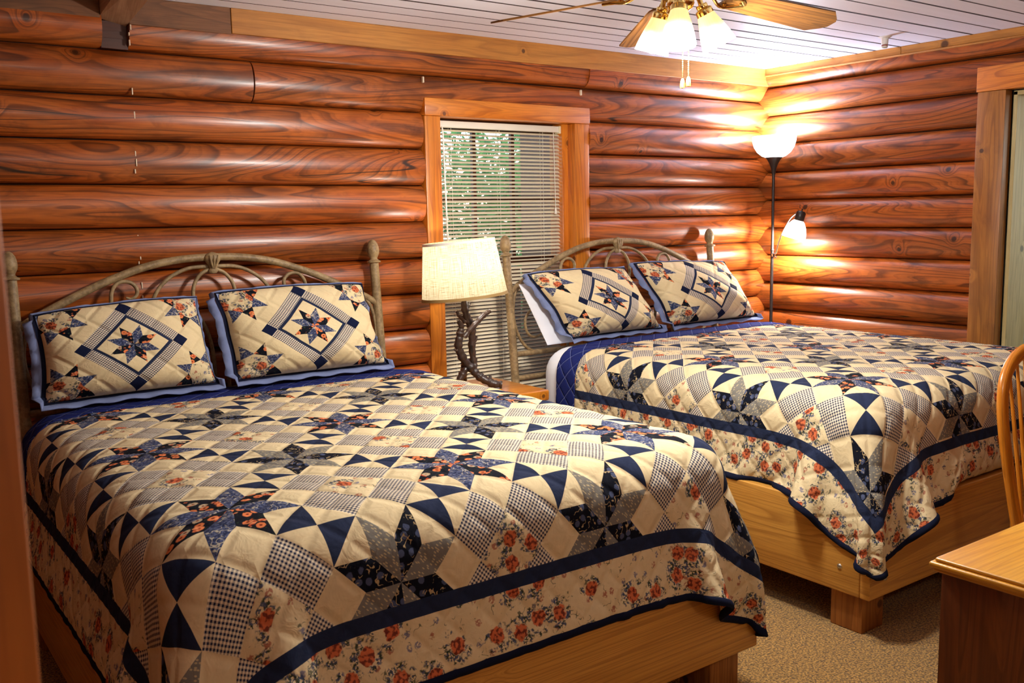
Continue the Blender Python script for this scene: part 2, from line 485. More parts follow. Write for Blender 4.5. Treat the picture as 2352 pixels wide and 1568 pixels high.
# ---- quilt fabrics ------------------------------------------------------------
CREAM = srgb('E1CDA2'); NAVY = srgb('252D46')
def fabrics(g, u, v, sc=1.0):
    """u, v = metres on the cloth. returns colours: cream, navy, gingham, floral, black floral, blue paisley, dark floral, grey"""
    weave = g.noise(g.comb(u*60, v*60), 1.0, 3.0, .6)
    cream = g.mulc(CREAM, weave*.16+.92)
    navy = g.mulc(NAVY, weave*.4+.8)
    # gingham (on the bias)
    p = (u+v)*(.7071/.0094); r = (v-u)*(.7071/.0094)
    a = p.frac().gt(.5); b = r.frac().gt(.5)
    ging = g.mix((a+b)*.5, srgb('EADBC0'), srgb('1E2848'))
    # cream floral
    wob = g.noise(g.comb(u*55, v*55, 2.0), 1.0, 3.0, .65) - .5
    wob2 = g.noise(g.comb(u*120, v*120, 7.0), 1.0, 2.0, .6)
    d, cc = g.vor(g.comb(u, v), 11.5, .85)
    ds = d + wob*.34
    big = cc[0].gt(.34)
    rose = g.ss(ds, .23, .28, 1.0, 0.0)*big
    petal = g.noise(g.comb(u*95, v*95, 11.0), 1.0, 1.0, .4)
    rosec = g.mix(g.ss(petal, .40, .56), srgb('6E1C14'), srgb('D2683E'))
    d2, c2 = g.vor(g.comb(u*1.0+3.1, v*1.0+1.7), 23.0, .9)
    bl = g.noise(g.comb(u*26+5, v*26), 1.0, 2.0, .6)
    leaf = g.ss(ds, .25, .29)*g.ss(ds, .46, .56, 1.0, 0.0)*g.ss(wob2, .44, .50)*g.ss(bl, .44, .52)*big
    fl = cream
    sm = g.ss(d2+wob*.5, .16, .24, 1.0, 0.0)*c2[0].gt(.40)
    smc = g.mix(c2[1].gt(.5), srgb('6B6A88'), srgb('A8604C'))
    twig = g.ss((g.noise(g.comb(u*38, v*38, 21.0), 1.0, 1.0, .5)-.5).abs(), .010, .022, 1.0, 0.0)*g.ss(bl, .54, .60)
    fl = g.mix(twig*.8, fl, srgb('3F4A3C'))
    fl = g.mix(sm*g.ss(wob2, .42, .5)*.85, fl, smc)
    fl = g.mix(leaf*.95, fl, g.mix(g.ss(petal, .42, .55), srgb('1F3326'), srgb('46506E')))
    fl = g.mix(rose*.95, fl, rosec)
    # black with orange flowers
    d3, c3 = g.vor(g.comb(u+.7, v+.2), 30.0, .9)
    d3 = d3 + wob*.35
    fo = g.ss(d3, .30, .38, 1.0, 0.0)*c3[0].gt(.35)
    roc = g.ss(bl, .58, .64)
    blk = g.mix(g.ss(wob2, .60, .66)*.7, srgb('11131F'), srgb('37502F'))
    blk = g.mix(fo, blk, g.mix(g.ss(d3, .06, .14), srgb('7A2A14'), g.mix(c3[1].gt(.4), srgb('B9A283'), srgb('E2814E'))))
    blk = g.mix(roc*.95, blk, g.mix(g.ss(petal, .42, .55), srgb('C4512E'), srgb('EE9A68')))
    # slate blue with squiggles
    sq = g.noise(g.comb(u*48, v*48, 33.0), 1.0, 1.0, .5)
    sl = g.ss((sq-.5).abs(), .012, .03, 1.0, 0.0)
    blu = g.mix(g.ss(wob2, .45, .6), srgb('2C3452'), srgb('5A6282'))
    blu = g.mix(sl*g.ss(bl, .42, .5)*.75, blu, srgb('C9BFA6'))
    # near black with blue grey blooms
    d4, c4 = g.vor(g.comb(u+2.7, v+.9), 36.0, .9)
    dk = g.mix(g.ss(d4+wob*.4, .28, .36, 1.0, 0.0)*c4[0].gt(.4), srgb('10131F'), srgb('4A526E'))
    dk = g.mix(sl*g.ss(bl, .50, .54)*.85, dk, srgb('C2A87A'))
    # taupe grey with leaf dashes
    d5, c5 = g.vor(g.comb((u+v)*1.0, (v-u)*.42), 105.0, 1.0)
    gr = g.mix(g.ss(d5, .20, .30, 1.0, 0.0)*c5[0].gt(.25)*.9, srgb('7C7870'), srgb('C6B48C'))
    return dict(cream=cream, navy=navy, ging=ging, floral=fl, black=blk, blue=blu, dark=dk, grey=gr, weave=weave)

def star_mask(g, fp, fr, half):
    """eight pointed star inside a square block of half size `half`; returns in-star mask and wedge parity"""
    ap, ar = fp.abs(), fr.abs()
    x = ap.max(ar); y = ap.min(ar)
    k = half/.3535
    ins = (x-y).lt(.2071*k)*y.lt(.1465*k)
    par = ((fp*fr).lt(0.0) - ar.gt(ap)).abs()
    return ins, par

def quilt_mat():
    g = G('patchwork_quilt_cloth')
    u, v = g.uv()                 # lattice units (star to star)
    bx, by = g.uv('Border')       # metres outside the patchwork on the sides / at the foot
    mu, mv = g.uv('Metres')
    F = fabrics(g, mu, mv)
    p = u+v; r = v-u
    ip, ir = p.round(), r.round()
    fp, fr = p-ip, r-ir
    ap, ar = fp.abs(), fr.abs()
    S1, S0 = .3535, .1465
    inP, inR = ap.lt(S1), ar.lt(S1)
    star = inP*inR
    fl = (1.0-inP)*(1.0-inR)
    mx, mn = ap.max(ar), ap.min(ar)
    hour = mn.lt(S0)*(1.0-star)
    ins, par = star_mask(g, fp, fr, S1)
    odd = (ip+ir).mod(2.0).gt(.5)          # 0 dark star, 1 grey star
    s1 = g.mix(par, F['blue'], F['black'])
    s2 = g.mix(par, F['dark'], F['grey'])
    starc = g.mix(ins, F['cream'], g.mix(odd, s1, s2))
    hg = g.mix((.5-mx).gt(mn), F['cream'], F['navy'])
    c = g.mix(hour, F['ging'], hg)
    c = g.mix(fl, c, F['floral'])
    c = g.mix(star, c, starc)
    b = bx.max(by)
    c = g.mix(b.gt(0.0), c, F['navy'])
    c = g.mix(b.gt(.042), c, F['floral'])
    # quilting stitches
    q = 6.0
    dp = ((p*q-(p*q).round()).abs()).min((r*q-(r*q).round()).abs())
    seam = ((ap-S1).abs()).min((ar-S1).abs())
    puff = g.ss(dp, 0.0, .20) + g.ss(seam, 0.0, .035)
    wr = g.noise(g.comb(mu*22, mv*22, 3.0), 1.0, 3.0, .6, .6)
    g.bump(puff*.6 + wr*1.0, .45, .010)
    return g.fin(c, .92, .12)
W['quilt'] = quilt_mat()

def sham_mat():
    g = G('patchwork_sham_cloth')
    u, v = g.uv()                 # metres from the centre of the panel
    hx, hy = g.uv('Seed')         # panel half width / height
    F = fabrics(g, u+hx*7.0, v+hy*3.0)
    e = hy*.7071
    p = (u+v)*.7071/e; r = (v-u)*.7071/e     # diamond: |p|,|r| <= 1
    ap, ar = p.abs(), r.abs()
    mx, mn = ap.max(ar), ap.min(ar)
    ins, par = star_mask(g, p, r, .60)
    st = g.mix(ins, F['cream'], g.mix(par, F['blue'], F['black']))
    c = F['cream']
    # corner stars
    cu = hx-u.abs(); cv = hy-v.abs()
    k = .122
    a1 = (cu-.062)/k; b1 = (cv-.054)/k
    ca, cb = a1.abs(), b1.abs()
    cx, cy = ca.max(cb), ca.min(cb)
    cin = (cx-cy).lt(.5858)*cy.lt(.4142)
    cpar = ((a1*b1).lt(0.0) - cb.gt(ca)).abs()
    core = (cx*.92+cy*.38).lt(.52)
    cc = g.mix(cpar, F['blue'], F['black'])
    c = g.mix(cin, c, cc)
    c = g.mix(core, c, F['floral'])
    gi = g.mix(mn.gt(.70), F['ging'], g.mulc(srgb('141B38'), F['weave']*.5+.7))
    dia = mx.lt(1.0)
    c = g.mix(dia, c, gi)
    c = g.mix(mx.lt(.70), c, F['navy'])
    c = g.mix(mx.lt(.62), c, st)
    w = .115
    q1 = (u+v)*.7071/w; q2 = (v-u)*.7071/w
    dp = ((q1-q1.round()).abs()).min((q2-q2.round()).abs())
    wr = g.noise(g.comb(u*20, v*20, hx*40.0), 1.0, 3.0, .6, .6)
    g.bump(g.ss(dp, 0.0, .14) + wr*1.0, .4, .010)
    return g.fin(c, .92, .12)
W['sham'] = sham_mat()
# ------------------------------------------------------------------ room shell
CEIL = 2.523
JB = [2.311 - .184*k for k in range(-1, 14)]       # joints of the long log wall
JR = [2.402 - .183*k for k in range(-1, 14)]       # joints of the end log wall
BUL = .066

def log_piece(mb, a, b, z0, z1, axis, rnd, mat=0, vis=None):
    """half-round log running from a to b; axis 'x' -> bulges to -y, axis 'y' -> bulges to -x"""
    n = max(2, int(abs(b-a)/.16)+1)
    m = 15
    seed = rnd.random()
    ph = rnd.random()*6; am = .05 + .06*rnd.random()
    zc, hz = (z0+z1)/2, (z1-z0)/2
    P, UV = [], []
    for i in range(n):
        x = a + (b-a)*i/(n-1)
        row, uvr = [], []
        bb = BUL*(1 + am*math.sin(x*1.9+ph) + .03*math.sin(x*5.3+ph*2))
        hh = hz*(.986 + .008*math.sin(x*2.7+ph))
        for k in range(m):
            t = math.pi*(k/(m-1)) - math.pi/2
            zz = zc + hh*math.sin(t)
            d = bb*max(0, math.cos(t))**.92
            row.append((x, -d, zz) if axis == 'x' else (-d, x, zz))
            uvr.append((x + seed*31.0, t*.085 + seed*11.0))
        P.append(row); UV.append(uvr)
    mb.grid(P, UV, mat=mat, seed=seed, flip=(axis == 'y'))
    for end in (0, -1):                           # end grain
        pts = P[end]
        back = [(pts[0][0], .03, pts[0][2]), (pts[-1][0], .03, pts[-1][2])] if axis == 'x' else [(.03, pts[0][1], pts[0][2]), (.03, pts[-1][1], pts[-1][2])]
        vs = list(pts) + [back[1], back[0]]
        uv = [[(p[0]*.3+p[1]+seed, p[2]) for p in vs]]
        mb.add(vs, [list(range(len(vs)))], uv, mat, False, seed)

rw = random.Random(3)
WX0, WX1 = -2.682, -1.588                          # window opening in the logs
mb = MB()
for k in range(len(JB)-1):
    z1, z0 = JB[k], JB[k+1]
    if z1 > 2.6: z1 = 2.6
    if z0 < 0: z0 = 0.0
    segs = [(-6.6, 0.05)]
    if k == 0: segs = [(-6.6, -4.195), (-4.088, -1.590), (-1.586, .05)]
    elif k == 1: segs = [(-6.6, -3.563), (-3.559, .05)]
    elif z1 > .5: segs = [(-6.6, WX0), (WX1, .05)]
    for a, b in segs: log_piece(mb, a, b, z0, z1, 'x', rw)
    # thin dark chinking behind the joint
# sheathing behind the logs, with the window hole
for lo, hi in (((-6.6, .012, 0), (WX0-.0, .03, 2.6)), ((WX1, .012, 0), (.12, .03, 2.6)), ((WX0, .012, 2.19), (WX1, .03, 2.6)), ((WX0, .012, 0), (WX1, .03, .5))):
    mb.box(lo, hi, 0, mat=1)
# light caulk flecks on the seam where a partition once met the logs
rc = random.Random(5)
for k in range(8):
    zt = JB[k]
    for q in range(4):
        if rc.random() < .42: continue
        z = zt - .184*(.16 + .2*q) - rc.random()*.02
        t = math.asin(max(-1, min(1, (z-(zt-.092))/.092)))
        y = -BUL*max(0, math.cos(t))**.8 - .003
        x = -4.088 - .008*rc.random() - (2.3-z)*.022
        h = .012 + .02*rc.random()
        mb.box((x, y-.002, z-h), (x+.005, y+.010, z), .001, 1, mat=2)
for x, z in ((-2.684, 2.268), (-1.650, 2.265)):
    mb.box((x, -.066, z), (x+.008, -.05, z+.030), .002, 1, mat=2)
mb.box((-4.196, -.030, 2.312), (-4.087, .010, 2.425), .002, 1, grain=0, mat=3, seed=.83)
o = mb.build('wall_back', [W['log'], W['dark'], W['caulk'], W['sash']]); tag(o, kind='structure')

DY0, DY1 = -1.515, -2.62
mb = MB()
for k in range(len(JR)-1):
    z1, z0 = JR[k], JR[k+1]
    if z1 > 2.6: z1 = 2.585
    if z0 < 0: z0 = 0.0
    segs = [(-5.3, .05)] if z0 > 2.2 else [(-5.3, DY1), (DY0, .05)]
    for a, b in segs: log_piece(mb, a, b, z0, z1, 'y', rw)
for lo, hi in (((.012, DY0, 0), (.03, .12, 2.6)), ((.012, -5.3, 0), (.03, DY1, 2.6)), ((.012, DY1, 2.2), (.03, DY0, 2.6))):
    mb.box(lo, hi, 0, mat=1)
o = mb.build('wall_right', [W['log'], W['dark']]); tag(o, kind='structure')

# plain log walls behind the camera, closing the room
mb = MB()
for k in range(len(JB)-1):
    z1, z0 = min(JB[k], 2.6), max(JB[k+1], 0.0)
    zc, hz = (z0+z1)/2, (z1-z0)/2
    P, UV = [], []
    seed = rw.random()
    for i, x in enumerate(np.linspace(-6.6, 0.05, 12)):
        row = []; uvr = []
        for q in range(9):
            t = PI*q/8-PI/2
            row.append((x, -5.3+BUL*max(0, math.cos(t)), zc+hz*math.sin(t))); uvr.append((x+seed*31, t*.085+seed*11))
        P.append(row); UV.append(uvr)
    mb.grid(P, UV, seed=seed)
o = mb.build('wall_front', [W['log']]); tag(o, kind='structure')
mb = MB()
for k in range(len(JR)-1):
    z1, z0 = min(JR[k], 2.6), max(JR[k+1], 0.0)
    zc, hz = (z0+z1)/2, (z1-z0)/2
    P, UV = [], []
    seed = rw.random()
    for i, x in enumerate(np.linspace(-5.35, 0.05, 10)):
        row = []; uvr = []
        for q in range(9):
            t = PI*q/8-PI/2
            row.append((-6.6+BUL*max(0, math.cos(t)), x, zc+hz*math.sin(t))); uvr.append((x+seed*31, t*.085+seed*11))
        P.append(row); UV.append(uvr)
    mb.grid(P, UV, seed=seed)
o = mb.build('wall_left', [W['log']]); tag(o, kind='structure')

# floor
mb = MB(); mb.box((-6.7, -5.4, -.06), (3.2, .2, 0.0), 0)
o = mb.build('floor', [W['carpet']]); tag(o, kind='structure')

# ceiling planks (run parallel to the long wall)
seams = [-.065, -.192, -.33, -.46, -.591, -.759, -.879, -1.035, -1.161, -1.315, -1.464, -1.614]
while seams[-1] > -5.4: seams.append(seams[-1] - random.choice((.13, .145, .15, .155)))
mb = MB()
prev = .1
gaps = [.002, .002, .002, .003, .006, .005, .007, .006, .003, .002, .006, .003]
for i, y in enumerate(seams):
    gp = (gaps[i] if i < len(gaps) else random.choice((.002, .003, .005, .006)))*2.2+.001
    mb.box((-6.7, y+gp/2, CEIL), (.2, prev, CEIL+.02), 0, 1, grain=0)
    mb.box((-6.7, y-gp/2-.001, CEIL-.0006), (.2, y+gp/2+.001, CEIL+.02), 0, mat=1)  # dark strip set slightly proud, its colour standing in for the gap's shade
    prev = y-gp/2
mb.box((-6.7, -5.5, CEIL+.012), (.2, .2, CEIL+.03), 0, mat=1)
o = mb.build('ceiling', [W['ceiling'], plain('plank_gap_shade', (.030, .012, .014), .9)]); tag(o, kind='structure')

# boards under the ceiling
def structure_box(name, boxes, mats):
    mb = MB()
    for b in boxes:
        lo, hi = b[0], b[1]; kw = b[2] if len(b) > 2 else {}
        mb.box(lo, hi, kw.pop('bevel', .002), kw.pop('seg', 1), **kw)
    o = mb.build(name, mats); return tag(o, kind='structure')
structure_box('trim_1', [((-3.655, -.074, 2.413), (-.012, -.0, CEIL), dict(grain=0, seed=.31)),
                         ((-4.088, -.072, 2.410), (-3.657, -.0, CEIL), dict(grain=0, mat=1, seed=.77)),
                         ((-6.6, -.070, 2.425), (-4.20, -.0, CEIL), dict(grain=0, mat=1, seed=.12))], [W['board'], W['board_dark']])
structure_box('trim_2', [((-.074, -1.044, 2.480), (-.0, -.074, CEIL), dict(grain=1, seed=.41)),
                         ((-.074, -5.2, 2.480), (-.0, -1.046, CEIL), dict(grain=1, seed=.63)),
                         ((-.080, -5.2, 2.470), (-.0, -.074, 2.4795), dict(grain=1, seed=.5, bevel=.004, seg=2))], [W['board']])
# sloping beam end where the log wall meets the ceiling at the left
mb = MB()
yy0, yy1 = -.03, -1.2
za, zb = 2.423, 2.423+.13*1.17
vs = [(-4.199, yy0, za+.008), (-4.091, yy0, za-.015), (-4.091, yy1, zb-.02), (-4.199, yy1, zb+.02),
      (-4.199, yy0, CEIL+.02), (-4.091, yy0, CEIL+.02), (-4.091, yy1, zb+.10), (-4.199, yy1, zb+.12)]
fs = [(0, 1, 2, 3), (4, 7, 6, 5), (0, 4, 5, 1), (1, 5, 6, 2), (2, 6, 7, 3), (3, 7, 4, 0)]
mb.add(vs, fs, [[(vs[k][1], vs[k][0]+vs[k][2]) for k in f] for f in fs], 0, False, .37)
o = mb.build('trim_3', [W['beam']]); tag(o, kind='structure')

# ------------------------------------------------------------------ window
fy = -.064
root = empty('window_1', (-2.13, 0, .5)); tag(root, kind='structure')
mb = MB()
mb.box((-2.680, fy, .50), (-2.586, .075, 2.108), .005, 2, grain=2, seed=.15)
part(mb, 'window_post', [W['frame']], root)
mb = MB()
mb.box((-1.697, fy, .50), (-1.590, .012, 2.108), .005, 2, grain=2, seed=.55)
mb.box((-1.737, .0, .50), (-1.590, .12, 2.108), .003, 1, grain=2, seed=.65)
part(mb, 'window_post', [W['frame']], root)
mb = MB()
mb.box((-2.680, fy-.006, 2.108), (-1.588, .075, 2.197), .005, 2, grain=0, seed=.25)
part(mb, 'window_header', [W['frame']], root)
mb = MB(); mb.box((-2.70, fy-.03, .455), (-1.57, .09, .50), .005, 2, grain=0, seed=.35)
part(mb, 'window_sill', [W['frame']], root)
# wooden sash with muntins, set back
mb = MB(); gy = .11
for lo, hi in (((-2.60, gy-.02, 2.06), (-1.68, gy+.02, 2.13)), ((-2.60, gy-.02, .50), (-1.68, gy+.02, .57)),
               ((-2.60, gy-.02, .5), (-2.545, gy+.02, 2.1)), ((-1.735, gy-.02, .5), (-1.68, gy+.02, 2.1)),
               ((-2.56, gy-.022, 1.325), (-1.72, gy+.022, 1.37))):
    mb.box(lo, hi, .003, 1, grain=0 if hi[0]-lo[0] > hi[2]-lo[2] else 2)
part(mb, 'window_sash', [W['sash']], root)
for x in (-2.275, -2.015):
    mb = MB(); mb.box((x-.011, gy-.014, 1.37), (x+.011, gy+.014, 2.065), .002, 1, grain=2); part(mb, 'muntin', [W['sash']], root)
mb = MB(); mb.box((-2.55, gy-.014, 1.685), (-1.73, gy+.014, 1.707), .002, 1, grain=0); part(mb, 'muntin', [W['sash']], root)
gm = G('window_glass')
tb = gm.nt.nodes.new('ShaderNodeBsdfTransparent'); gl = gm.nt.nodes.new('ShaderNodeBsdfGlossy'); gl.inputs['Roughness'].default_value = .02
fr = gm.nt.nodes.new('ShaderNodeFresnel'); fr.inputs[0].default_value = 1.45
mxs = gm.nt.nodes.new('ShaderNodeMixShader')
gm.nt.links.new(fr.outputs[0], mxs.inputs[0]); gm.nt.links.new(tb.outputs[0], mxs.inputs[1]); gm.nt.links.new(gl.outputs[0], mxs.inputs[2])
gm.nt.links.new(mxs.outputs[0], gm.out.inputs['Surface'])
mb = MB(); mb.box((-2.55, gy-.002, .56), (-1.73, gy+.002, 2.07), 0)
part(mb, 'window_pane', [gm.mat], root)

# mini blind
bl = empty('window_blind', (-2.14, .03, 2.09), 'ivory mini blind with half open slats in the timber window', 'blind')
bx0, bx1, by = -2.580, -1.722, .036
mb = MB(); mb.box((bx0, by-.018, 2.062), (bx1-.022, by+.018, 2.096), .003, 2)
part(mb, 'headrail', [W['white_plastic']], bl)
mb = MB(); mb.box((bx1-.026, by-.024, 2.056), (bx1+.002, by+.02, 2.098), .003, 2)
part(mb, 'headrail_bracket', [plain('cream_plastic', (.78, .70, .48), .4)], bl)
mb = MB()
ang = math.radians(31); w = .0125
zs = 2.048
rs = random.Random(9)
while zs > .575:
    row_a, row_b = [], []
    a2 = ang + rs.uniform(-.05, .05)
    if 1.34 < zs < 1.40: a2 -= .25
    P = []
    for q in range(5):
        t = q/4*2-1
        yy = by + w*t*math.cos(a2); zz = zs + w*t*math.sin(a2) + .0022*(1-t*t)
        P.append([(bx0+.002, yy, zz), ((bx0+bx1)/2, yy, zz), (bx1-.004, yy, zz)])
    mb.grid(P)
    zs -= .0206 + rs.uniform(-.0007, .0007)
part(mb, 'slats', [W['slat']], bl)
mb = MB(); mb.box((bx0, by-.012, .545), (bx1-.004, by+.012, .560), .003, 2); part(mb, 'bottom_rail', [W['white_plastic']], bl)
for x in (-2.47, -2.16, -1.86):
    mb = MB()
    for dy in (-.0135, .0135):
        mb.tube([(x, by+dy, 2.06), (x+.002, by+dy, .56)], .0008, 5)
    part(mb, 'ladder_cord', [W['cord']], bl)
mb = MB(); mb.tube([(-2.533, by-.024, 2.064), (-2.532, by-.030, 2.05), (-2.530, by-.030, 2.035)], .004, 8)
mb.tube([(-2.530, by-.030, 2.035), (-2.516, by-.034, 1.34)], .0042, 8)
part(mb, 'tilt_wand', [W['white_plastic']], bl)
mb = MB(); mb.tube([(-1.79, by-.022, 2.062), (-1.786, by-.026, 1.80), (-1.782, by-.026, 1.640)], .0016, 6)
mb.lathe([(.002, .035), (.005, .03), (.0075, .0), (.004, -.002)], 10, (-1.782, by-.026, 1.605))
part(mb, 'pull_cord', [W['cord']], bl)

# ------------------------------------------------------------------ doorway in the end wall
root = empty('door_1', (-.03, -2.07, 0)); tag(root, kind='structure')
mb = MB(); mb.box((-.076, -1.662, 0), (-.006, -1.510, 2.212), .004, 2, grain=2, seed=.22); part(mb, 'door_casing', [W['casing']], root)
mb = MB(); mb.box((-.076, -2.64, 0), (-.006, -2.49, 2.212), .004, 2, grain=2, seed=.72); part(mb, 'door_casing', [W['casing']], root)
mb = MB(); mb.box((-.079, -2.66, 2.213), (-.006, -1.503, 2.343), .004, 2, grain=1, seed=.42); part(mb, 'door_header', [W['frame']], root)
mb = MB()
mb.box((-.005, -1.69, 0), (.20, -1.668, 2.205), .002, 1, grain=2, seed=.9)
mb.box((-.005, -2.49, 0), (.20, -2.468, 2.205), .002, 1, grain=2, seed=.95)
mb.box((-.005, -2.49, 2.185), (.20, -1.668, 2.208), .002, 1, grain=1, seed=.97)
part(mb, 'door_jamb', [W['jamb']], root)

# room beyond the doorway
mb = MB()
mb.box((.20, -1.68, 0), (.22, .2, 2.6), 0); mb.box((.20, -5.3, 0), (.22, -2.48, 2.6), 0)
mb.box((.20, -2.5, 2.2), (.22, -1.66, 2.6), 0)
mb.box((.2, .18, 0), (3.2, .2, 2.6), 0)
mb.box((3.0, -1.2, 0), (3.02, .2, 2.6), 0); mb.box((3.0, -5.3, 0), (3.02, -3.6, 2.6), 0)
mb.box((3.0, -3.6, 0), (3.02, -1.2, .9), 0); mb.box((3.0, -3.6, 2.1), (3.02, -1.2, 2.6), 0)
mb.box((.2, -5.3, 0), (3.2, -5.28, 2.6), 0)
mb.box((.2, -5.3, 2.55), (3.2, .2, 2.6), 0)
o = mb.build('wall_hall', [W['green_wall']]); tag(o, kind='structure')

# varnished door standing open right beside the camera
root = empty('door_2', (-5.5, -3.66, 0)); tag(root, kind='structure')
mb = MB(); mb.box((-5.95, -3.684, .01), (-5.1265, -3.640, 2.05), .003, 2, grain=2, seed=.18); part(mb, 'door_leaf', [W['door']], root)
mb = MB(); mb.box((-5.132, -3.676, 1.02), (-5.1255, -3.648, 1.18), .001, 1); part(mb, 'latch_plate', [W['brass']], root)
# ------------------------------------------------------------------ draped quilts (small cloth relaxation)
def drape(box, rbox, fa, U, V, h, top, iters=230, seed=1, xmax=None):
    """box (lo,hi) rounded mattress, rbox radius, fa platform box; U,V fabric extents (world x,y when flat)"""
    nx = int(round((U[1]-U[0])/h))+1; ny = int(round((V[1]-V[0])/h))+1
    us = np.linspace(U[0], U[1], nx); vs = np.linspace(V[0], V[1], ny)
    hx, hy = us[1]-us[0], vs[1]-vs[0]
    X, Y = np.meshgrid(us, vs)
    rn = np.random.RandomState(seed)
    P = np.stack([X, Y, np.full_like(X, top+.010)], 2)
    P[..., 2] += rn.uniform(0, .002, X.shape)
    lo, hi = np.array(box[0]), np.array(box[1])
    pin = (X > lo[0]+.22) & (X < hi[0]-.22) & (Y > lo[1]+.22)
    # start already folded down a little outside the mattress so it falls cleanly
    dx = np.maximum(np.maximum(lo[0]-X, X-hi[0]), 0); dy = np.maximum(lo[1]-Y, 0)
    P[..., 2] -= .25*np.hypot(dx, dy)
    Q = P.copy()
    w = np.where(pin, 0.0, 1.0)
    def sdf_push(P, lo, hi, r, eps):
        c = (lo+hi)/2; b = (hi-lo)/2 - r
        d = P-c; q = np.abs(d)-b
        m = np.maximum(q, 0); L = np.sqrt((m**2).sum(-1))
        inside = (L < 1e-9)
        dist = L - r + np.minimum(q.max(-1), 0)
        n = np.sign(d)*m/np.maximum(L, 1e-9)[..., None]
        nz = np.zeros_like(P); nz[..., 2] = 1
        n = np.where(inside[..., None], nz, n)
        pen = np.maximum(eps-dist, 0)*w
        P += n*pen[..., None]
        return pen > 0
    def con(P, sa, sb, rest, k):
        a, b = P[sa], P[sb]
        wa, wb = w[sa], w[sb]
        d = b-a; L = np.sqrt((d**2).sum(-1))+1e-12
        ws = wa+wb
        s = np.where(ws > 0, k*(L-rest)/L/np.maximum(ws, 1e-9), 0)
        P[sa] = a + d*(s*wa)[..., None]
        P[sb] = b - d*(s*wb)[..., None]
    # rest shape: the free corners are cut rounder than a full square
    fx = np.maximum(np.maximum(lo[0]-X, X-hi[0]), 0); fyy = np.maximum(lo[1]-Y, 0)
    Lm = max(fx.max(), fyy.max())
    sh_ = 1 - .36*np.minimum(fx, fyy)/Lm
    RX = np.where(X < lo[0], lo[0]-fx*sh_, np.where(X > hi[0], hi[0]+fx*sh_, X)); RY = np.where(Y < lo[1], lo[1]-fyy*sh_, Y)
    RS = np.stack([RX, RY], 2)
    sl = slice
    A = []
    for par in (0, 1):
        n1 = (nx-1-par+1)//2
        A.append(((sl(None), sl(par, par+2*n1-1, 2)), (sl(None), sl(par+1, par+2*n1, 2)), hx, 1.0))
    for par in (0, 1):
        n1 = (ny-1-par+1)//2
        A.append(((sl(par, par+2*n1-1, 2), sl(None)), (sl(par+1, par+2*n1, 2), sl(None)), hy, 1.0))
    dg = math.hypot(hx, hy)
    for par in (0, 1):
        n1 = (ny-1-par+1)//2
        A.append(((sl(par, par+2*n1-1, 2), sl(0, nx-1)), (sl(par+1, par+2*n1, 2), sl(1, nx)), dg, .35))
        A.append(((sl(par, par+2*n1-1, 2), sl(1, nx)), (sl(par+1, par+2*n1, 2), sl(0, nx-1)), dg, .35))
    for st, kk in ((2, .25), (4, .12)):
        A.append(((sl(None), sl(0, nx-st)), (sl(None), sl(st, nx)), hx*st, kk*.5))
        A.append(((sl(0, ny-st), sl(None)), (sl(st, ny), sl(None)), hy*st, kk*.5))
    A = [(a, b, np.sqrt(((RS[a]-RS[b])**2).sum(-1)), k) for a, b, r, k in A]
    flo, fhi = np.array(fa[0]), np.array(fa[1])
    cor = []
    for cxn, sx in ((lo[0], -1), (hi[0], 1)):
        mk = ((X-cxn)*sx > 0) & (Y < lo[1])
        cor.append((cxn, sx, mk.astype(float)*np.minimum(1, np.minimum(np.abs(X-cxn), np.abs(Y-lo[1]))/.10)))
    for it in range(iters):
        vel = (P-Q)*.93
        Q = P.copy()
        P = P + vel*w[..., None]
        P[..., 2] -= .0028*w
        for _ in range(7):
            for a, b, r, k in A: con(P, a, b, r, k)
            sdf_push(P, lo, hi, rbox, .006)
            sdf_push(P, flo, fhi, .012, .007)
            for cxn, sx, mk in cor:            # loose corner cloth gathers into one fold
                pr = ((P[..., 0]-cxn)*sx - (lo[1]-P[..., 1]))*.5
                sq = np.sign(pr)*np.maximum(np.abs(pr)-.030, 0)*mk*.045
                ou = ((P[..., 0]-cxn)*sx + (lo[1]-P[..., 1]))*.5
                ou = np.maximum(ou-.055, 0)*mk*.06
                P[..., 0] -= (sq+ou)*sx; P[..., 1] += ou-sq
            P[..., 2] = np.maximum(P[..., 2], .012)
            if xmax is not None: P[..., 0] = np.minimum(P[..., 0], xmax)
        if it % 3 == 0:
            hit = sdf_push(P, lo, hi, rbox, .008)
            Q = np.where(hit[..., None], P*.7+Q*.3, Q)
    return us, vs, P

def upsample(P, f):
    def up(A):
        n = A.shape[0]
        E = np.concatenate([2*A[:1]-A[1:2], A, 2*A[-1:]-A[-2:-1]], 0)
        out = []
        for k in range(f):
            t = k/f
            p0, p1, p2, p3 = E[:-3], E[1:-2], E[2:-1], E[3:]
            out.append(.5*((2*p1)+(p2-p0)*t+(2*p0-5*p1+4*p2-p3)*t*t+(3*p1-p0-3*p2+p3)*t**3))
        R = np.stack(out, 1).reshape(((n-1)*f,)+A.shape[1:])
        return np.concatenate([R, A[-1:]], 0)
    A = up(P)
    return up(A.transpose(1, 0, 2)).transpose(1, 0, 2)

def normals(P):
    du = np.gradient(P, axis=1); dv = np.gradient(P, axis=0)
    n = np.cross(du, dv); return n/np.maximum(np.linalg.norm(n, axis=-1, keepdims=True), 1e-9)

